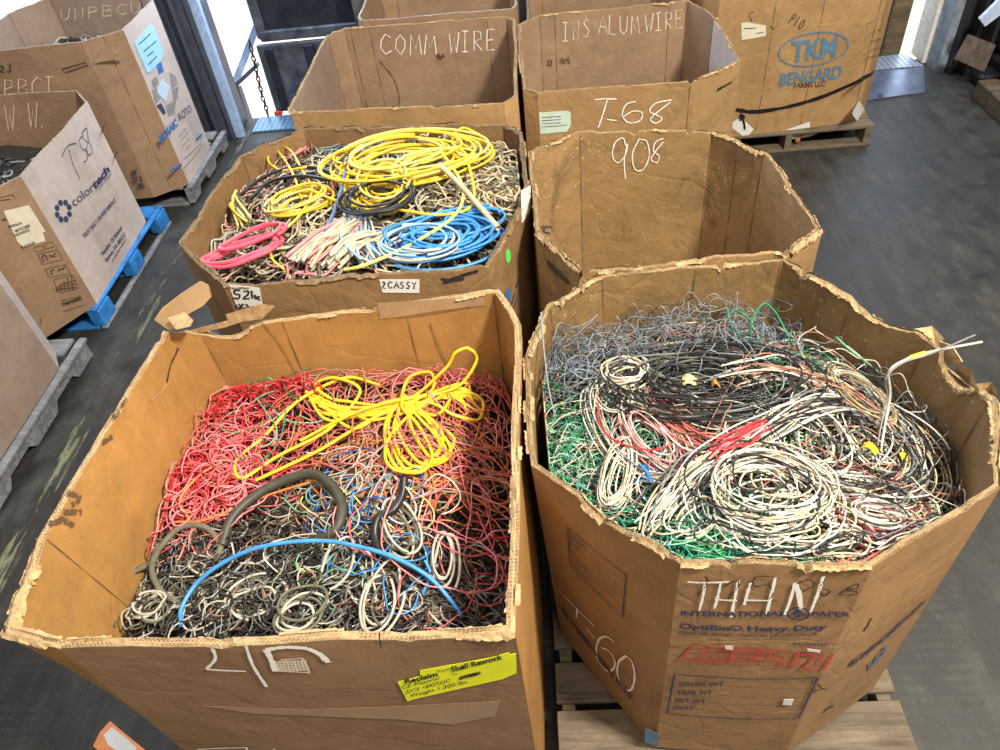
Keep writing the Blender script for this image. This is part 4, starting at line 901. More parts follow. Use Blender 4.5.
class Pile:
    def __init__(s, b, zf):
        s.b, s.zf = b, zf
        s.poly = inset(s.b.Ti*.65+s.b.Bi*.35, .012)
        s.pl = [tuple(p) for p in s.poly]
        P = s.poly; s.nrm = []
        for i in range(len(P)):
            d = P[(i+1) % len(P)]-P[i]; d = d/np.linalg.norm(d); s.nrm.append((P[i], np.array([-d[1], d[0]])))
    def z(s, x, y): return s.zf(x, y)
    def clampxy(s, Q, m=.004):
        for p0, n in s.nrm:
            d = (Q[:, :2]-p0) @ n; k = d < m
            Q[k, :2] += (m-d[k])[:, None]*n
        return Q
    def at(s, px, lift=0.):
        z = 1.0
        for _ in range(12):
            P = onz(px, z); z = .5*z+.5*(s.zf(P[0], P[1])+lift)
        return onz(px, z)
    def sample(s, poly):
        xs = [p[0] for p in poly]; ys = [p[1] for p in poly]
        while True:
            p = (rng.uniform(min(xs), max(xs)), rng.uniform(min(ys), max(ys)))
            if inpoly(p, poly): return s.at(p)
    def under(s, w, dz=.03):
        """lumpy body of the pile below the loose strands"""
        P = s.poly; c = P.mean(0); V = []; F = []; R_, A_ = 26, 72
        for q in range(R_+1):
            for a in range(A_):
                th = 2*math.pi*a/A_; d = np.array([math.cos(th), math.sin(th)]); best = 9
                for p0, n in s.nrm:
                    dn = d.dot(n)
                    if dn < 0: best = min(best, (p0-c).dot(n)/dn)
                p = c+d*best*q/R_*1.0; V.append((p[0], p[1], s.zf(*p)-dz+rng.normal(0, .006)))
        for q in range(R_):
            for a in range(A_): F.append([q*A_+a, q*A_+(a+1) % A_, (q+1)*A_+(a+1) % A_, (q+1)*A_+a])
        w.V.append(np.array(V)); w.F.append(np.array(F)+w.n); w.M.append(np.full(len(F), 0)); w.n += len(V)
    def strand(s, w, P0, L, r, mi, curl=6, lift=(0, .02), wob=.010, rad=.2, step=.012, k=4, loopy=0.):
        n = max(6, int(L/step)); th = rng.uniform(0, 6.28); base = rng.uniform(*lift)
        kap = smooth_noise(n, .10/step, curl)[:, 0]+loopy*rng.choice([-1, 1])
        zz = smooth_noise(n, .06/step, wob)[:, 0]
        P = np.empty((n, 3)); x, y = P0[0], P0[1]
        for i in range(n):
            P[i] = x, y, 0
            dx, dy = P0[0]-x, P0[1]-y; d = math.hypot(dx, dy)
            th += kap[i]*step
            if d > rad:
                e = math.atan2(dy, dx)-th; e = (e+math.pi) % (2*math.pi)-math.pi; th += e*min(1, .25*(d/rad-1)*step/.012+.04)
            x += math.cos(th)*step; y += math.sin(th)*step
        P = s.clampxy(P); zb = np.array([s.zf(a, b) for a, b in P[:, :2]])
        P[:, 2] = zb+base+zz
        w.tube(P, r, mi, k)
    def fill(s, w, poly, n, L, r, mis, **kw):
        for _ in range(n):
            s.strand(w, s.sample(poly), rng.uniform(*L), rng.uniform(*r) if isinstance(r, tuple) else r, rng.choice(mis), **kw)
    def coil(s, w, px, rx, ry, rot, turns, r, mis, lift=.02, jit=.12, thick=.03, arc=None, k=5, cj=.012, tilt=(0, 0)):
        c = s.at(px, lift); st = 40
        for q in range(int(math.ceil(turns))):
            a0, a1 = arc if arc else (rng.uniform(0, 6.28), None)
            if a1 is None: a1 = a0+2*math.pi*rng.uniform(.55, 1.2)
            a = np.linspace(a0+rng.normal(0, .1), a1+rng.normal(0, .1), st)
            f = 1+rng.uniform(-jit, jit); e = smooth_noise(st, 10, jit*.22)[:, 0]
            cx, cy = rng.normal(0, cj, 2)
            u = rx*(f+e)*np.cos(a)+cx; v = ry*(f+e)*np.sin(a)+cy
            x = c[0]+u*math.cos(rot)-v*math.sin(rot); y = c[1]+u*math.sin(rot)+v*math.cos(rot)
            z = np.array([s.zf(p, o) for p, o in zip(x, y)])*.6+(c[2]-lift)*.4
            z = z+lift+thick*rng.uniform(-.5, .5)+smooth_noise(st, 8, .004)[:, 0]+tilt[0]*(x-c[0])+tilt[1]*(y-c[1])
            P = np.stack([x, y, z], 1); s.clampxy(P)
            w.tube(P, r, rng.choice(mis), k)
    def line(s, w, pts, r, mi, k=7, n=10, wob=0.):
        """pts: (px, py, lift) seen in the photo, laid on the pile"""
        P = np.array([s.at((a, b), l) for a, b, l in pts]); Q = catmull(P, n)
        if wob: Q = Q+smooth_noise(len(Q), 7, wob, 3)
        w.tube(Q, r, mi, k); return Q
    def bundle(s, w, pts, n, spread, r, mis, k=5, m=9, wob=.006):
        P = np.array([s.at((a, b), l) for a, b, l in pts])
        for _ in range(n):
            o = rng.normal(0, spread, 3)*np.array([1, 1, .45]); sc = rng.normal(0, spread*.45, (len(P), 3))*np.array([1, 1, .4])
            Q = catmull(P+o+sc, m); Q = Q+smooth_noise(len(Q), 8, wob, 3)
            s.clampxy(Q, .008); i0 = rng.integers(0, max(1, len(Q)//5)); i1 = len(Q)-rng.integers(0, max(1, len(Q)//5))
            w.tube(Q[i0:i1], r*rng.uniform(.85, 1.15), rng.choice(mis), k)
def done(w, name, label, cat, mats, kind=None, group=None):
    o = w.build(name, [K[m] if isinstance(m, str) else m for m in mats]); return tag(o, label, cat, group, kind)
def g2(x, y, cx, cy, sx, sy): return math.exp(-((x-cx)/sx)**2-((y-cy)/sy)**2)

# ---- pile in the ochre bin (black scrap, red wire)
p1 = Pile(b1, lambda x, y: .84+.06*g2(x, y, -.45, 1.25, .35, .35)+.06*max(0, (1.0-y)/.3)+.02*math.sin(9*x+2)*math.sin(8*y)-.09*max(0, min(1, (x+.36)/.20))+.03*max(0, (y-1.5)/.25))
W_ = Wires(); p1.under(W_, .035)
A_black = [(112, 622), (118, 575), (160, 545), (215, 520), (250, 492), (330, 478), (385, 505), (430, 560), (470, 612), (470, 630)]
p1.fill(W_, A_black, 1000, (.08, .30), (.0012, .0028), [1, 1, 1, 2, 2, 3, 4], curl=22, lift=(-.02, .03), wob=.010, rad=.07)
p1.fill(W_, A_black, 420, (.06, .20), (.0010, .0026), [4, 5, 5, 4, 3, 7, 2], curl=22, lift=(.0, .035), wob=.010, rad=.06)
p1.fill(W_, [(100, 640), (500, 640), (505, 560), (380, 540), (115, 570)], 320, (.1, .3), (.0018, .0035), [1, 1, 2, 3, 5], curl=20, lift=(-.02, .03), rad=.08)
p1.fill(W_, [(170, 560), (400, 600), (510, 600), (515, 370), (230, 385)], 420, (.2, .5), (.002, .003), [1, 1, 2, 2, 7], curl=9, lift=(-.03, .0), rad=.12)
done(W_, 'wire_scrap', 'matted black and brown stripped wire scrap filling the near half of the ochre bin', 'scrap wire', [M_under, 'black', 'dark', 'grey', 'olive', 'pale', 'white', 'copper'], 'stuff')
W_ = Wires()
A_red = [(215, 395), (245, 392), (300, 385), (320, 400), (280, 440), (262, 480), (235, 522), (185, 532), (172, 510), (185, 470), (205, 430)]
p1.fill(W_, A_red, 95, (.35, .8), .0025, [0, 0, 1, 1, 2], curl=10, lift=(-.02, .05), wob=.014, rad=.11, loopy=9)
p1.fill(W_, [(200, 440), (255, 435), (255, 520), (180, 530)], 75, (.3, .6), .0026, [0, 1, 1, 2], curl=16, lift=(.01, .06), wob=.014, rad=.06, loopy=18)
done(W_, 'wire_tangle', 'springy bright red wire tangle along the left wall of the ochre bin', 'wire tangle', ['red', 'pink', 'rose'], 'stuff')
W_ = Wires()
A_pk = [(395, 372), (470, 365), (500, 385), (500, 560), (450, 600), (415, 560), (400, 500), (410, 430)]
p1.fill(W_, A_pk, 40, (.5, 1.0), .0024, [1, 1, 2, 2, 0], curl=4, lift=(-.02, .05), wob=.014, rad=.2, loopy=3)
p1.fill(W_, [(330, 395), (400, 370), (480, 370), (490, 410), (400, 430)], 38, (.4, .8), .0025, [1, 2, 2, 4, 5], curl=4, lift=(0, .05), wob=.016, rad=.16)
p1.fill(W_, [(280, 420), (480, 410), (480, 460), (400, 480), (290, 470)], 110, (.4, .9), .0028, [4, 4, 5, 5, 1, 6], curl=4, lift=(0, .03), wob=.01, rad=.16)
done(W_, 'wire_tangle', 'faded red and copper strands spread over the right half of the ochre bin', 'wire tangle', ['red', 'pink', 'rose', 'maroon', 'copper', 'orange', 'tan'], 'stuff')
W_ = Wires()   # curly red wire standing on the back-left edge
P = np.array([p1.at(p, .03) for p in [(222, 432), (228, 412), (240, 400), (262, 398), (285, 393), (305, 390), (325, 398)]]); Q = catmull(P, 26); t_ = np.linspace(0, 1, len(Q))
Q[:, 0] += .020*np.sin(t_*75); Q[:, 2] += .035+.024*np.cos(t_*75); W_.tube(Q, .0032, 0, 6)
done(W_, 'wire', 'curled springy red wire climbing the back left corner of the ochre bin', 'wire', ['red'])
W_ = Wires()
p1.line(W_, [(474, 352, .21), (466, 348, .22), (456, 353, .20), (446, 368, .14), (420, 392, .06), (392, 405, .05), (350, 402, .04), (330, 398, .05), (315, 385, .06), (335, 378, .07), (360, 392, .05), (330, 428, .05), (280, 455, .05), (243, 478, .05), (236, 462, .05), (262, 438, .05), (300, 400, .06), (345, 378, .05), (380, 385, .04)], .0052, 0, wob=.001)
p1.line(W_, [(466, 348, .22), (474, 352, .21), (476, 362, .17), (460, 385, .09), (430, 398, .06), (395, 430, .05), (385, 455, .05), (395, 470, .05), (420, 472, .05), (432, 455, .05), (418, 425, .05), (402, 405, .07), (408, 378, .07), (430, 372, .07), (432, 390, .06), (405, 405, .06)], .0052, 0, wob=.001)
p1.line(W_, [(300, 440, .05), (350, 415, .06), (400, 400, .07), (460, 392, .06), (482, 400, .05), (478, 420, .05), (455, 415, .05), (425, 402, .06), (380, 415, .05), (320, 450, .05), (256, 480, .04)], .0052, 0, wob=.001)
for q in range(9):
    a = rng.normal(0, 3.5, (6, 2)); p1.line(W_, [(x+e[0]*2.2, y+e[1]*2, l) for (x, y, l), e in zip([(315, 400, .04), (345, 420, .045), (385, 412, .05), (425, 400, .055), (458, 393, .05), (476, 408, .04)], a)], .005, 0, wob=.002)
for q in range(5):
    e = rng.normal(0, 4, (5, 2)); p1.line(W_, [(x+d[0], y+d[1], l) for (x, y, l), d in zip([(402, 400, .06), (385+q*6, 430, .05), (400+q*8, 465, .04), (440+q*3, 448, .04), (415, 405, .06)], e)], .005, 0, wob=.002)
done(W_, 'cable_bundle', 'knotted bundle of thick yellow cable lying on the red wire', 'cable', ['yellow'])
W_ = Wires()
p1.line(W_, [(181, 626, .03), (182, 607, .05), (200, 580, .07), (232, 558, .08), (270, 545, .09), (322, 541, .09), (365, 548, .09), (400, 560, .08), (430, 578, .06), (452, 602, .04), (462, 617, .03)], .0058, 0)
done(W_, 'cable', 'single blue cable arched over the black scrap', 'cable', ['blue'])
W_ = Wires()
p1.line(W_, [(222, 545, .03), (232, 518, .05), (255, 496, .06), (285, 480, .07), (312, 474, .07), (332, 486, .06), (342, 508, .05), (335, 530, .04), (312, 540, .02)], .0145, 0, 9)
done(W_, 'cable', 'thick dark olive cable arched at the middle of the black scrap', 'cable', [wm('dark_olive_jacket', (.055, .052, .036), .5)])
W_ = Wires()
p1.line(W_, [(112, 628, .02), (115, 598, .03), (130, 575, .03), (152, 562, .03), (160, 548, .04), (180, 528, .05), (205, 527, .05), (220, 545, .03), (215, 560, .02)], .0085, 0, 8)
p1.line(W_, [(158, 545, .03), (152, 570, .035), (162, 592, .03), (182, 605, .02)], .0085, 0, 8)
done(W_, 'cable', 'dark olive cable looping over the left end of the black scrap', 'cable', ['olive'])
W_ = Wires()
p1.line(W_, [(404, 478, .06), (402, 495, .05), (393, 510, .05), (378, 518, .05), (375, 538, .04), (385, 556, .04), (412, 568, .04), (440, 582, .03), (465, 606, .01)], [.006]*0 or .012, 0, 9)
done(W_, 'cable', 'thick black rubber cable with a kink on the right of the scrap', 'cable', ['black'])
W_ = Wires()
p1.line(W_, [(190, 520, .05), (180, 500, .06), (200, 475, .06), (222, 462, .06)], .004, 0)
p1.line(W_, [(176, 522, .05), (205, 520, .05), (260, 498, .05), (300, 485, .05), (318, 480, .04)], .004, 0)
done(W_, 'wire', 'orange wire bent around the red tangle in the ochre bin', 'wire', ['orange'])
W_ = Wires()
for c, rx, ry, n in (((300, 612), .05, .04, 5), ((255, 592), .07, .05, 2), ((398, 530), .035, .07, 5), ((380, 600), .04, .09, 4), ((150, 605), .04, .035, 4), ((450, 560), .03, .08, 3), ((345, 560), .03, .06, 2)):
    p1.coil(W_, c, rx, ry, rng.uniform(-.5, .5), n, .0038, [0, 0, 1], lift=.04, jit=.25)
done(W_, 'wire_offcuts', 'pale grey dusty wire loops scattered on the black scrap', 'wire', ['pale', 'olive'], 'stuff')
W_ = Wires()
p1.fill(W_, [(300, 470), (400, 480), (430, 540), (380, 600), (320, 590)], 46, (.2, .45), .0022, [0, 1, 2, 3, 4, 5], curl=7, lift=(.02, .045), rad=.10)
p1.line(W_, [(425, 560, .05), (430, 575, .04), (422, 595, .03), (415, 610, .02)], .004, 2)
done(W_, 'wire_offcuts', 'thin loose wires of mixed blue, white and green among the black scrap', 'wire', ['white', 'lemon', 'blue', 'pale', 'mint', 'navy'], 'stuff')
W_ = Wires()
p1.fill(W_, [(260, 400), (330, 400), (330, 440), (260, 440)], 7, (.25, .5), .0024, [0, 1], curl=5, lift=(.04, .06), rad=.14)
done(W_, 'wire_offcuts', 'few thin green wires lying on the bright red tangle', 'wire', ['green', 'mint'], 'stuff')

# ---- pile in the printed bin (green, grey and white wire)
p2 = Pile(b2, lambda x, y: .93+.10*g2(x, y, .50, 1.35, .38, .42)+.14*max(0, min(1, (1.15-y)/.3))+.015*math.sin(11*x)*math.sin(9*y+1)-.04*max(0, (x-.8)/.2)+.02*max(0, .1-x)/.1)
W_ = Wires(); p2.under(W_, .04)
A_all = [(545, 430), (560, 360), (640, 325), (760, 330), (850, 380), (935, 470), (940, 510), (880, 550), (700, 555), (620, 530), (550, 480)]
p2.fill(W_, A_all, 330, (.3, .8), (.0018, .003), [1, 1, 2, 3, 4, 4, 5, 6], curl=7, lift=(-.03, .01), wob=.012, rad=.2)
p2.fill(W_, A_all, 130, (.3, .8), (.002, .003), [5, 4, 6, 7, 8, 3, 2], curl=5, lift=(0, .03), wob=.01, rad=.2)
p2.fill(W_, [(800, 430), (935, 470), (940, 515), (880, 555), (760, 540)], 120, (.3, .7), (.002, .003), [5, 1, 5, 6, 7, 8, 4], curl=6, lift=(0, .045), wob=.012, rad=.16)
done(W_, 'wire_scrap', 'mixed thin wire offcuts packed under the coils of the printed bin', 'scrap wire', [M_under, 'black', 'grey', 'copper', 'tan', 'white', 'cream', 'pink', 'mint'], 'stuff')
W_ = Wires()
p2.fill(W_, [(548, 440), (560, 425), (600, 430), (640, 480), (645, 530), (620, 525), (560, 490), (542, 465)], 230, (.25, .6), .0018, [0, 0, 1, 1, 2, 3, 3], curl=4.5, lift=(-.01, .07), wob=.012, rad=.10)
p2.fill(W_, [(620, 500), (680, 500), (700, 550), (660, 545)], 120, (.2, .5), .0020, [0, 1, 1, 2], curl=6, lift=(0, .06), wob=.012, rad=.10)
done(W_, 'wire_tangle', 'thin green wire tangle along the left side of the printed bin', 'wire tangle', ['green', 'mint', 'teal', 'pale'], 'stuff')
W_ = Wires()
p2.fill(W_, [(675, 535), (770, 510), (790, 545), (770, 560), (690, 560)], 190, (.2, .4), .0022, [0, 0, 1, 1, 2], curl=7, lift=(.0, .055), wob=.010, rad=.06)
done(W_, 'wire_tangle', 'dense dark green wire tangle against the front edge of the printed bin', 'wire tangle', ['green', 'mint', 'teal'], 'stuff')
W_ = Wires()
p2.fill(W_, [(775, 370), (830, 380), (850, 420), (790, 400)], 60, (.2, .5), .0024, [0, 1], curl=7, lift=(0, .035), wob=.012, rad=.10)
done(W_, 'wire_tangle', 'green wires showing between white wires behind the middle of the printed bin', 'wire tangle', ['green', 'mint'], 'stuff')
W_ = Wires()
A_top = [(555, 390), (575, 350), (640, 340), (700, 322), (760, 325), (800, 350), (830, 380), (780, 385), (640, 375), (580, 405)]
p2.fill(W_, A_top, 80, (.4, 1.0), .0013, [0, 0, 1, 1, 2], curl=9, lift=(.0, .10), wob=.03, rad=.14, loopy=10)
p2.fill(W_, [(550, 360), (600, 350), (600, 400), (560, 410)], 22, (.3, .6), .0015, [0, 0, 1], curl=12, lift=(.02, .14), wob=.03, rad=.08, loopy=16)
p2.fill(W_, [(850, 400), (930, 430), (930, 480), (870, 470)], 22, (.3, .7), .0015, [0, 0, 2], curl=6, lift=(.0, .09), wob=.03, rad=.16, loopy=5)
done(W_, 'wire_tangle', 'wiry blue-grey thin wire curls standing at the back of the printed bin', 'wire tangle', ['steel', 'slate', 'grey'], 'stuff')
def coilobj(pile, name, label, mats, cat='wire coil', **kw):
    w = Wires(); 
    for a in kw['parts']: pile.coil(w, **a)
    for a in kw.get('bund', []): pile.bundle(w, **a)
    return done(w, name, label, cat, mats)
coilobj(p2, 'wire_coil', 'big flattened black wire coil with a yellow tag in the printed bin', ['black', 'black', 'grey', 'olive', 'pale'],
  parts=[dict(px=(702, 384), rx=.16, ry=.085, rot=-.12, turns=60, r=.0026, mis=[0, 0, 0, 1, 0, 2, 3], lift=.075, jit=.7, cj=.02, thick=.05)])
coilobj(p2, 'wire_coil', 'copper and pink wire hank curving below the black coil', ['copper', 'pink', 'white', 'pale', 'maroon'], parts=[],
  bund=[dict(pts=[(648, 395, .06), (672, 425, .07), (705, 445, .07), (745, 448, .06)], n=26, spread=.020, r=.0023, mis=[0, 0, 2, 3, 1, 4]),
        dict(pts=[(660, 385, .06), (700, 410, .06), (740, 428, .06), (800, 430, .05)], n=16, spread=.012, r=.0023, mis=[0, 2, 3, 3])])
coilobj(p2, 'wire_coil', 'round white wire coil near the front of the printed bin', ['white', 'cream', 'black', 'pale'],
  parts=[dict(px=(768, 492), rx=.100, ry=.088, rot=.1, turns=44, r=.0023, mis=[0, 0, 1, 3, 2, 0], lift=.085, jit=.40, cj=.032, thick=.045)])
coilobj(p2, 'wire_coil', 'small tight cream wire ring at the upper left of the printed bin', ['white', 'cream', 'pale'],
  parts=[dict(px=(625, 374), rx=.050, ry=.042, rot=0, turns=12, r=.0028, mis=[0, 1, 2], lift=.085, jit=.2, thick=.03)])
coilobj(p2, 'wire_coil', 'long white and pink wire hank hanging down the left of the printed bin', ['white', 'cream', 'rose', 'grey', 'copper'],
  parts=[dict(px=(632, 425), rx=.070, ry=.17, rot=.35, turns=24, r=.0023, mis=[0, 1, 0, 3], lift=.07, jit=.25, thick=.04),
         dict(px=(655, 440), rx=.045, ry=.12, rot=.45, turns=22, r=.0023, mis=[0, 1, 2, 4], lift=.08, jit=.3, thick=.04)])
coilobj(p2, 'wire_coil', 'narrow white wire hank lying over the green tangle at left', ['white', 'cream', 'pale'],
  parts=[dict(px=(618, 478), rx=.030, ry=.10, rot=-.30, turns=16, r=.0023, mis=[0, 1, 2], lift=.095, jit=.25, thick=.03)])
coilobj(p2, 'wire_coil', 'wide looping white wire coil on the right of the printed bin', ['white', 'cream', 'tan', 'grey', 'black'],
  parts=[dict(px=(848, 450), rx=.17, ry=.15, rot=.5, turns=40, r=.0023, mis=[0, 0, 1, 4, 3, 4, 2], lift=.05, jit=.28, thick=.05, cj=.03),
         dict(px=(800, 440), rx=.09, ry=.10, rot=.2, turns=10, r=.0023, mis=[0, 1, 3], lift=.06, jit=.3, thick=.04)])
coilobj(p2, 'wire_hank', 'straight hank of white and grey wires crossing the middle of the printed bin', ['white', 'cream', 'grey', 'black', 'pale'], parts=[],
  bund=[dict(pts=[(640, 548, .04), (672, 505, .07), (702, 470, .08), (760, 430, .08), (815, 405, .07), (870, 412, .05)], n=46, spread=.020, r=.0023, mis=[0, 0, 1, 2, 3, 3])])
coilobj(p2, 'wire_hank', 'cream wires sweeping from the tagged black coil to the back right', ['cream', 'white', 'pale', 'copper'], parts=[],
  bund=[dict(pts=[(722, 382, .08), (765, 370, .08), (810, 378, .07), (860, 405, .06), (905, 450, .04)], n=22, spread=.020, r=.0023, mis=[0, 1, 2, 3])])
coilobj(p2, 'wire_coil', 'black and white wire loops at the lower right of the printed bin', ['black', 'white', 'grey', 'cream', 'maroon'],
  parts=[dict(px=(855, 492), rx=.11, ry=.05, rot=-.4, turns=28, r=.0023, mis=[0, 1, 2, 3, 4], lift=.05, jit=.3, thick=.03)],
  bund=[dict(pts=[(790, 460, .05), (830, 480, .06), (880, 485, .05), (930, 480, .04)], n=14, spread=.012, r=.003, mis=[0, 1, 1, 2]),
        dict(pts=[(800, 500, .05), (840, 530, .05), (880, 548, .04), (905, 540, .04)], n=16, spread=.014, r=.003, mis=[0, 1, 3, 4])])
coilobj(p2, 'wire_hank', 'cream and white loops folded behind the right-hand coil, nearest the tagged cable', ['white', 'pale', 'tan'],
  parts=[dict(px=(858, 392), rx=.05, ry=.09, rot=.5, turns=9, r=.0028, mis=[0, 1, 2], lift=.08, jit=.25, thick=.04)])
W_ = Wires()
for c_, rx, ry, rot, n in (((700, 532), .05, .03, .2, 4), ((660, 500), .05, .08, .5, 7), ((800, 535), .07, .03, .1, 8), ((842, 545), .05, .03, .3, 6), ((880, 515), .06, .04, -.5, 8), ((690, 515), .08, .04, .8, 6), ((745, 432), .06, .05, 0, 6), ((610, 400), .05, .06, .4, 6), ((875, 440), .06, .10, .4, 7)):
    p2.coil(W_, c_, rx, ry, rot, n, .0023, [0, 0, 1, 2], lift=.07, jit=.35, thick=.04, cj=.015)
done(W_, 'wire_offcuts', 'small loose white and dark wire loops scattered over the printed bin', 'wire', ['white', 'cream', 'black'], 'stuff')
coilobj(p2, 'wire_hank', 'short bright red wire bunch in the middle of the printed bin', ['red', 'rose'], parts=[],
  bund=[dict(pts=[(712, 452, .10), (735, 438, .11), (765, 424, .10)], n=13, spread=.010, r=.0028, mis=[0, 0, 1])])
coilobj(p2, 'wire_hank', 'small blue wire bunch between green and white wires', ['blue', 'navy'], parts=[],
  bund=[dict(pts=[(632, 482, .08), (645, 470, .09), (655, 485, .08)], n=10, spread=.010, r=.0022, mis=[0, 1])])
W_ = Wires(); p2.line(W_, [(598, 395, .08), (600, 425, .10), (618, 442, .10), (650, 450, .10), (672, 445, .09)], .0026, 0)
done(W_, 'wire', 'thin red wire arched over the left white hank', 'wire', ['red'])
W_ = Wires()
p2.line(W_, [(742, 345, .05), (731, 325, .10), (729, 311, .12), (742, 313, .13), (752, 325, .10), (764, 348, .05)], .0030, 0)
p2.line(W_, [(750, 345, .05), (752, 322, .12), (763, 304, .15), (775, 312, .14), (786, 332, .10), (797, 355, .04)], .0030, 0)
done(W_, 'wire', 'two green wire loops standing up against the back wall of the printed bin', 'wire', ['green'])
W_ = Wires(); p2.line(W_, [(836, 337, .16), (850, 350, .12), (866, 362, .09), (878, 372, .06)], .0030, 0)
done(W_, 'wire', 'short straight green wire end poking up at the back right', 'wire', ['mint'])
W_ = Wires(); p2.line(W_, [(541, 312, .26), (544, 350, .18), (549, 390, .10), (556, 420, .04)], .0024, 0)
done(W_, 'wire', 'grey wire end standing against the left wall of the printed bin', 'wire', ['slate'])
W_ = Wires(); p2.line(W_, [(918, 395, .16), (945, 425, .16), (950, 430, .14), (930, 445, .10), (905, 440, .08), (880, 430, .05)], .0014, 0)
done(W_, 'wire', 'thin black wire loop reaching out toward the right corner', 'wire', ['black'])
W_ = Wires()
Pz = [p2.at((878, 470), .05), p2.at((884, 430), .10), p2.at((890, 395), .16), onz((889, 372), 1.19), onz((905, 360), 1.21), onz((930, 352), 1.22), onz((982, 342), 1.22)]
W_.tube(catmull(Pz, 12), .0034, 0, 6)
Pz = [p2.at((874, 470), .04), p2.at((880, 430), .10), p2.at((887, 398), .15), onz((886, 378), 1.19), onz((903, 363), 1.21), onz((930, 354), 1.22), onz((975, 335), 1.235)]
W_.tube(catmull(Pz, 12), .0022, 1, 6)
o = done(W_, 'cable', 'stripped grey cable with a yellow tag poking out over the right rim', 'cable', ['pale', 'grey'])
def tag_sleeve(px0, px1, z0, z1, r, parent=None, label=None):
    a, b = onz(px0, z0), onz(px1, z1); w = Wires(); w.tube(np.array([a, a*.67+b*.33, a*.33+b*.67, b]), r, 0, 8)
    o = w.build('tag', [M_tagy]); return tag(o, label, 'tag')
M_tagy = plain('yellow_tape_tag', (.85, .62, .03), .4, 0, .06, 40)
M_tagp = plain('cream_tape_tag', (.80, .66, .28), .5, 0, .06, 40)
def flag(pile, px, lift, w, h, rot, label, mat):
    c = pile.at(px, lift); r = empty_v = []
    V = []; n = 5
    for i in range(n):
        for j in (-1, 1):
            u = (i/(n-1)-.5)*w; v = j*h/2; zz = .004*math.sin(i*1.3)-.010*(2*u/w)**2
            V.append((c[0]+u*math.cos(rot)-v*math.sin(rot), c[1]+u*math.sin(rot)+v*math.cos(rot), c[2]+zz+.15*v))
    V += [(x, y, z-.0015) for x, y, z in V]; m = 2*n; F = []
    for i in range(n-1): F += [[2*i, 2*i+2, 2*i+3, 2*i+1], [m+2*i, m+2*i+1, m+2*i+3, m+2*i+2], [2*i, 2*i+m, 2*i+2+m, 2*i+2], [2*i+1, 2*i+3, 2*i+3+m, 2*i+1+m]]
    F += [[0, 1, 1+m, m], [2*n-2, 2*n-2+m, 2*n-1+m, 2*n-1]]
    o = mk('tag', V, F, mat); return tag(o, label, 'tag', 'yellow tape tags on the wires')
flag(p2, (690, 379), .105, .038, .030, -.1, 'pale yellow tape tag on the black coil', M_tagp)
flag(p2, (871, 446), .10, .036, .018, -.7, 'small yellow tape tag on the wide white coil', M_tagy)
flag(p2, (903, 455), .08, .030, .014, -1.2, 'small yellow tape tag at the right end of the white wires', M_tagy)
flag(p2, (716, 382), .10, .020, .014, 0, 'tiny orange tape tag beside the pale yellow one', plain('orange_tape', (.7, .25, .04), .5))
tag_sleeve((910, 358), (925, 353), 1.212, 1.22, .0062, label='yellow sleeve tag around the cable poking over the rim')

W_ = Wires()
p2.fill(W_, [(560, 390), (700, 350), (880, 400), (930, 480), (880, 540), (700, 540), (600, 500)], 70, (.4, 1.1), .0014, [0, 0, 0, 1, 2, 3], curl=4, lift=(.06, .10), wob=.012, rad=.22)
done(W_, 'wire_tangle', 'thin loose dark and pale wires straying over the coils of the printed bin', 'wire tangle', ['black', 'grey', 'white', 'copper'], 'stuff')

# ---- pile in the grimy bin
p3 = Pile(b3, lambda x, y: 1.01+.09*g2(x, y, -.55, 2.6, .42, .45)+.05*max(0, min(1, (2.3-y)/.3))+.015*math.sin(8*x)*math.sin(7*y)-.06*max(0, (-x-1.0)/.3))
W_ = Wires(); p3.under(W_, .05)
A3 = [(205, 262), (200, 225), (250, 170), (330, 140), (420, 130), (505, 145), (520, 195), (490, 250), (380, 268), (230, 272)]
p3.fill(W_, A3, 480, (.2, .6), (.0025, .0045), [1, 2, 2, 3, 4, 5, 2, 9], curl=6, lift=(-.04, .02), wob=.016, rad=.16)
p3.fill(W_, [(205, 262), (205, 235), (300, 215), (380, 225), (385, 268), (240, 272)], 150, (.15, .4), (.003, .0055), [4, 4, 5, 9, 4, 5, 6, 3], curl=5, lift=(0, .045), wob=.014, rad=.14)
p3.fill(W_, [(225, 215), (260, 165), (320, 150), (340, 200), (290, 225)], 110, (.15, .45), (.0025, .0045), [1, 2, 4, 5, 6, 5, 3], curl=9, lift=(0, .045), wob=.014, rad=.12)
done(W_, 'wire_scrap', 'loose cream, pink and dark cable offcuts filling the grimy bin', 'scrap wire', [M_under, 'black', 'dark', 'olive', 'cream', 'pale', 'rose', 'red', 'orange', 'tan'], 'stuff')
W_ = Wires()
p3.fill(W_, [(400, 165), (440, 140), (490, 150), (520, 185), (505, 215), (460, 205), (430, 195)], 210, (.3, .7), (.003, .0048), [0, 0, 1, 1, 2, 3], curl=6, lift=(-.01, .055), wob=.014, rad=.13, loopy=5)
done(W_, 'wire_tangle', 'tan and cream cable loops heaped at the right of the grimy bin', 'wire tangle', ['tan', 'cream', 'olive', 'pale'], 'stuff')
W_ = Wires()
p3.fill(W_, [(330, 150), (400, 150), (420, 175), (340, 190)], 60, (.2, .5), (.003, .005), [0, 1, 2, 3], curl=6, lift=(0, .05), wob=.012, rad=.14)
done(W_, 'wire_tangle', 'grey and pale cable tangle under the yellow coil', 'wire tangle', ['grey', 'pale', 'slate', 'tan'], 'stuff')
W_ = Wires()
p3.coil(W_, (402, 155), .25, .15, .12, 15, .0056, [0, 0, 0, 1], lift=.085, jit=.30, cj=.035, thick=.06)
p3.coil(W_, (435, 165), .15, .09, .5, 6, .0056, [0, 1], lift=.09, jit=.2, thick=.05)
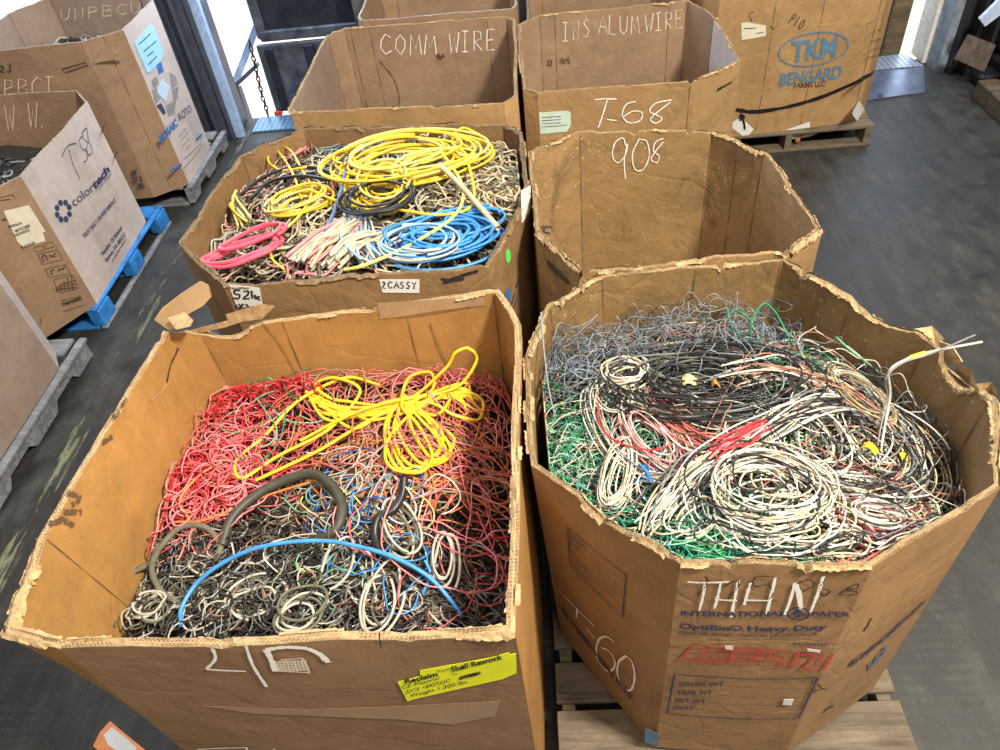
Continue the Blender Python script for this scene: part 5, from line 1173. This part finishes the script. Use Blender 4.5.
p3.line(W_, [(455, 135, .10), (470, 170, .10), (472, 205, .08), (440, 215, .08), (400, 210, .08), (350, 205, .08), (310, 190, .08)], .0056, 0)
p3.line(W_, [(440, 150, .11), (462, 185, .10), (455, 215, .09), (410, 245, .07), (365, 265, .06), (345, 270, .04)], .006, 1)
p3.line(W_, [(480, 135, .09), (462, 128, .10), (452, 142, .10), (465, 150, .1), (478, 142, .1)], .0056, 0)
done(W_, 'cable_coil', 'large yellow cable coil on top of the grimy bin', 'cable coil', ['yellow', 'lemon'])
W_ = Wires(); p3.coil(W_, (382, 185), .085, .12, .2, 9, .0052, [0, 0, 1], lift=.085, jit=.3, thick=.04)
done(W_, 'cable_coil', 'smaller yellow cable loops hanging below the large yellow coil', 'cable coil', ['yellow', 'lemon'])
W_ = Wires()
p3.line(W_, [(302, 200, .06), (292, 172, .08), (276, 150, .09), (268, 160, .09), (280, 170, .08), (300, 168, .08), (314, 165, .07)], .0052, 0)
p3.line(W_, [(268, 158, .08), (275, 146, .09), (290, 150, .09), (302, 170, .07), (312, 190, .07), (300, 215, .07), (274, 240, .06), (272, 258, .05), (285, 270, .04)], .0052, 0)
p3.coil(W_, (300, 200), .10, .07, .3, 8, .0052, [0, 0, 1], lift=.065, jit=.3, thick=.04)
done(W_, 'cable_coil', 'loose yellow cable loops at the left of the grimy bin', 'cable coil', ['yellow', 'lemon'])
W_ = Wires(); p3.bundle(W_, [(232, 198, .08), (238, 210, .08), (250, 228, .06)], 12, .014, .005, [0, 0, 1, 2])
done(W_, 'wire_hank', 'short yellow and green cable bunch at the left edge of the grimy bin', 'cable', ['lemon', 'yellow', 'olive'])
W_ = Wires()
p3.coil(W_, (440, 238), .165, .105, .25, 20, .0056, [0, 0, 0, 0, 1], lift=.06, jit=.36, thick=.05)
p3.coil(W_, (458, 222), .13, .06, .3, 4, .0056, [0], lift=.07, jit=.3, thick=.02)
done(W_, 'cable_coil', 'large bright blue cable coil at the front right of the grimy bin', 'cable coil', ['blue', 'navy'])
W_ = Wires(); p3.coil(W_, (418, 240), .11, .085, 0, 7, .005, [0, 1, 2], lift=.065, jit=.3, thick=.03); p3.bundle(W_, [(360, 215, .05), (362, 240, .05), (378, 265, .04)], 16, .022, .0055, [0, 1, 2, 2])
done(W_, 'cable_coil', 'white and pale blue cables curled inside the blue coil', 'cable coil', ['white', 'pale', wm('pale_blue_insulation', (.30, .50, .68))])
W_ = Wires(); p3.coil(W_, (242, 249), .135, .06, .18, 5, .0075, [0], lift=.08, jit=.16, thick=.03, k=7); p3.coil(W_, (248, 240), .12, .05, .3, 2, .0075, [0], lift=.09, jit=.1, thick=.02, k=7)
done(W_, 'cable_coil', 'pink cable coil at the front left of the grimy bin', 'cable coil', [wm('pink_jacket', (.80, .10, .16), .4)])
W_ = Wires()
p3.coil(W_, (378, 197), .115, .09, .1, 6, .0050, [0], lift=.10, jit=.18, thick=.03)
p3.line(W_, [(240, 195, .06), (262, 178, .08), (290, 168, .08), (318, 168, .07), (345, 178, .06)], .007, 0); p3.line(W_, [(248, 200, .06), (270, 182, .08), (300, 176, .08), (330, 180, .07)], .007, 0)
done(W_, 'cable_coil', 'black cable loops lying over the yellow cable', 'cable coil', ['black'])
W_ = Wires(); p3.line(W_, [(440, 165, .12), (465, 190, .11), (498, 228, .08)], .011, 0, 7)
done(W_, 'cable', 'stiff cream cable crossing the tan loops toward the right corner', 'cable', ['cream'])
W_ = Wires(); p3.line(W_, [(208, 255, .03), (200, 240, .05), (210, 226, .06), (226, 216, .05), (222, 215, .05)], .006, 0)
done(W_, 'cable', 'white cable curled against the left wall of the grimy bin', 'cable', ['white'])
W_ = Wires(); p3.bundle(W_, [(300, 262, .06), (325, 240, .08), (352, 222, .08)], 22, .022, .007, [0, 0, 1, 2]); p3.bundle(W_, [(330, 265, .05), (350, 245, .07), (378, 238, .06)], 16, .02, .006, [0, 1, 1])
done(W_, 'wire_hank', 'cream and pinkish cable ends gathered in front between pink and blue coils', 'cable', ['cream', 'pale', 'rose'])
W_ = Wires(); p3.line(W_, [(345, 172, .10), (338, 200, .10), (326, 232, .09)], .0065, 0)
done(W_, 'cable', 'blue-grey cable end pointing down over the cream cable ends', 'cable', [wm('dull_blue_jacket', (.10, .16, .32))])

# ---- grey scrap in the far left bin
p4 = Pile(l3, lambda x, y: .90+.03*math.sin(7*x)*math.sin(6*y))
W_ = Wires(); p4.under(W_, .02)
for _ in range(420):
    x, y = rng.uniform(-3.4, -2.48), rng.uniform(4.5, 5.4); p4.strand(W_, (x, y), rng.uniform(.05, .16), rng.uniform(.004, .008), rng.choice([1, 2, 3, 4]), curl=10, lift=(-.01, .04), rad=.05)
done(W_, 'wire_scrap', 'blue-grey metal scrap offcuts filling the shield logo bin', 'scrap wire', [M_under, 'slate', 'steel', 'pale', 'grey'], 'stuff')
p5 = Pile(l2, lambda x, y: .62+.03*math.sin(7*x)*math.sin(6*y))
W_ = Wires(); p5.under(W_, .02)
for _ in range(160):
    x, y = rng.uniform(-3.5, -2.65), rng.uniform(3.1, 4.2); p5.strand(W_, (x, y), rng.uniform(.05, .2), rng.uniform(.004, .008), rng.choice([1, 2, 3, 4]), curl=10, lift=(-.01, .05), rad=.05)
done(W_, 'wire_scrap', 'dark scrap offcuts deep in the white-faced bin', 'scrap wire', [M_under, 'black', 'steel', 'dark', 'grey'], 'stuff')
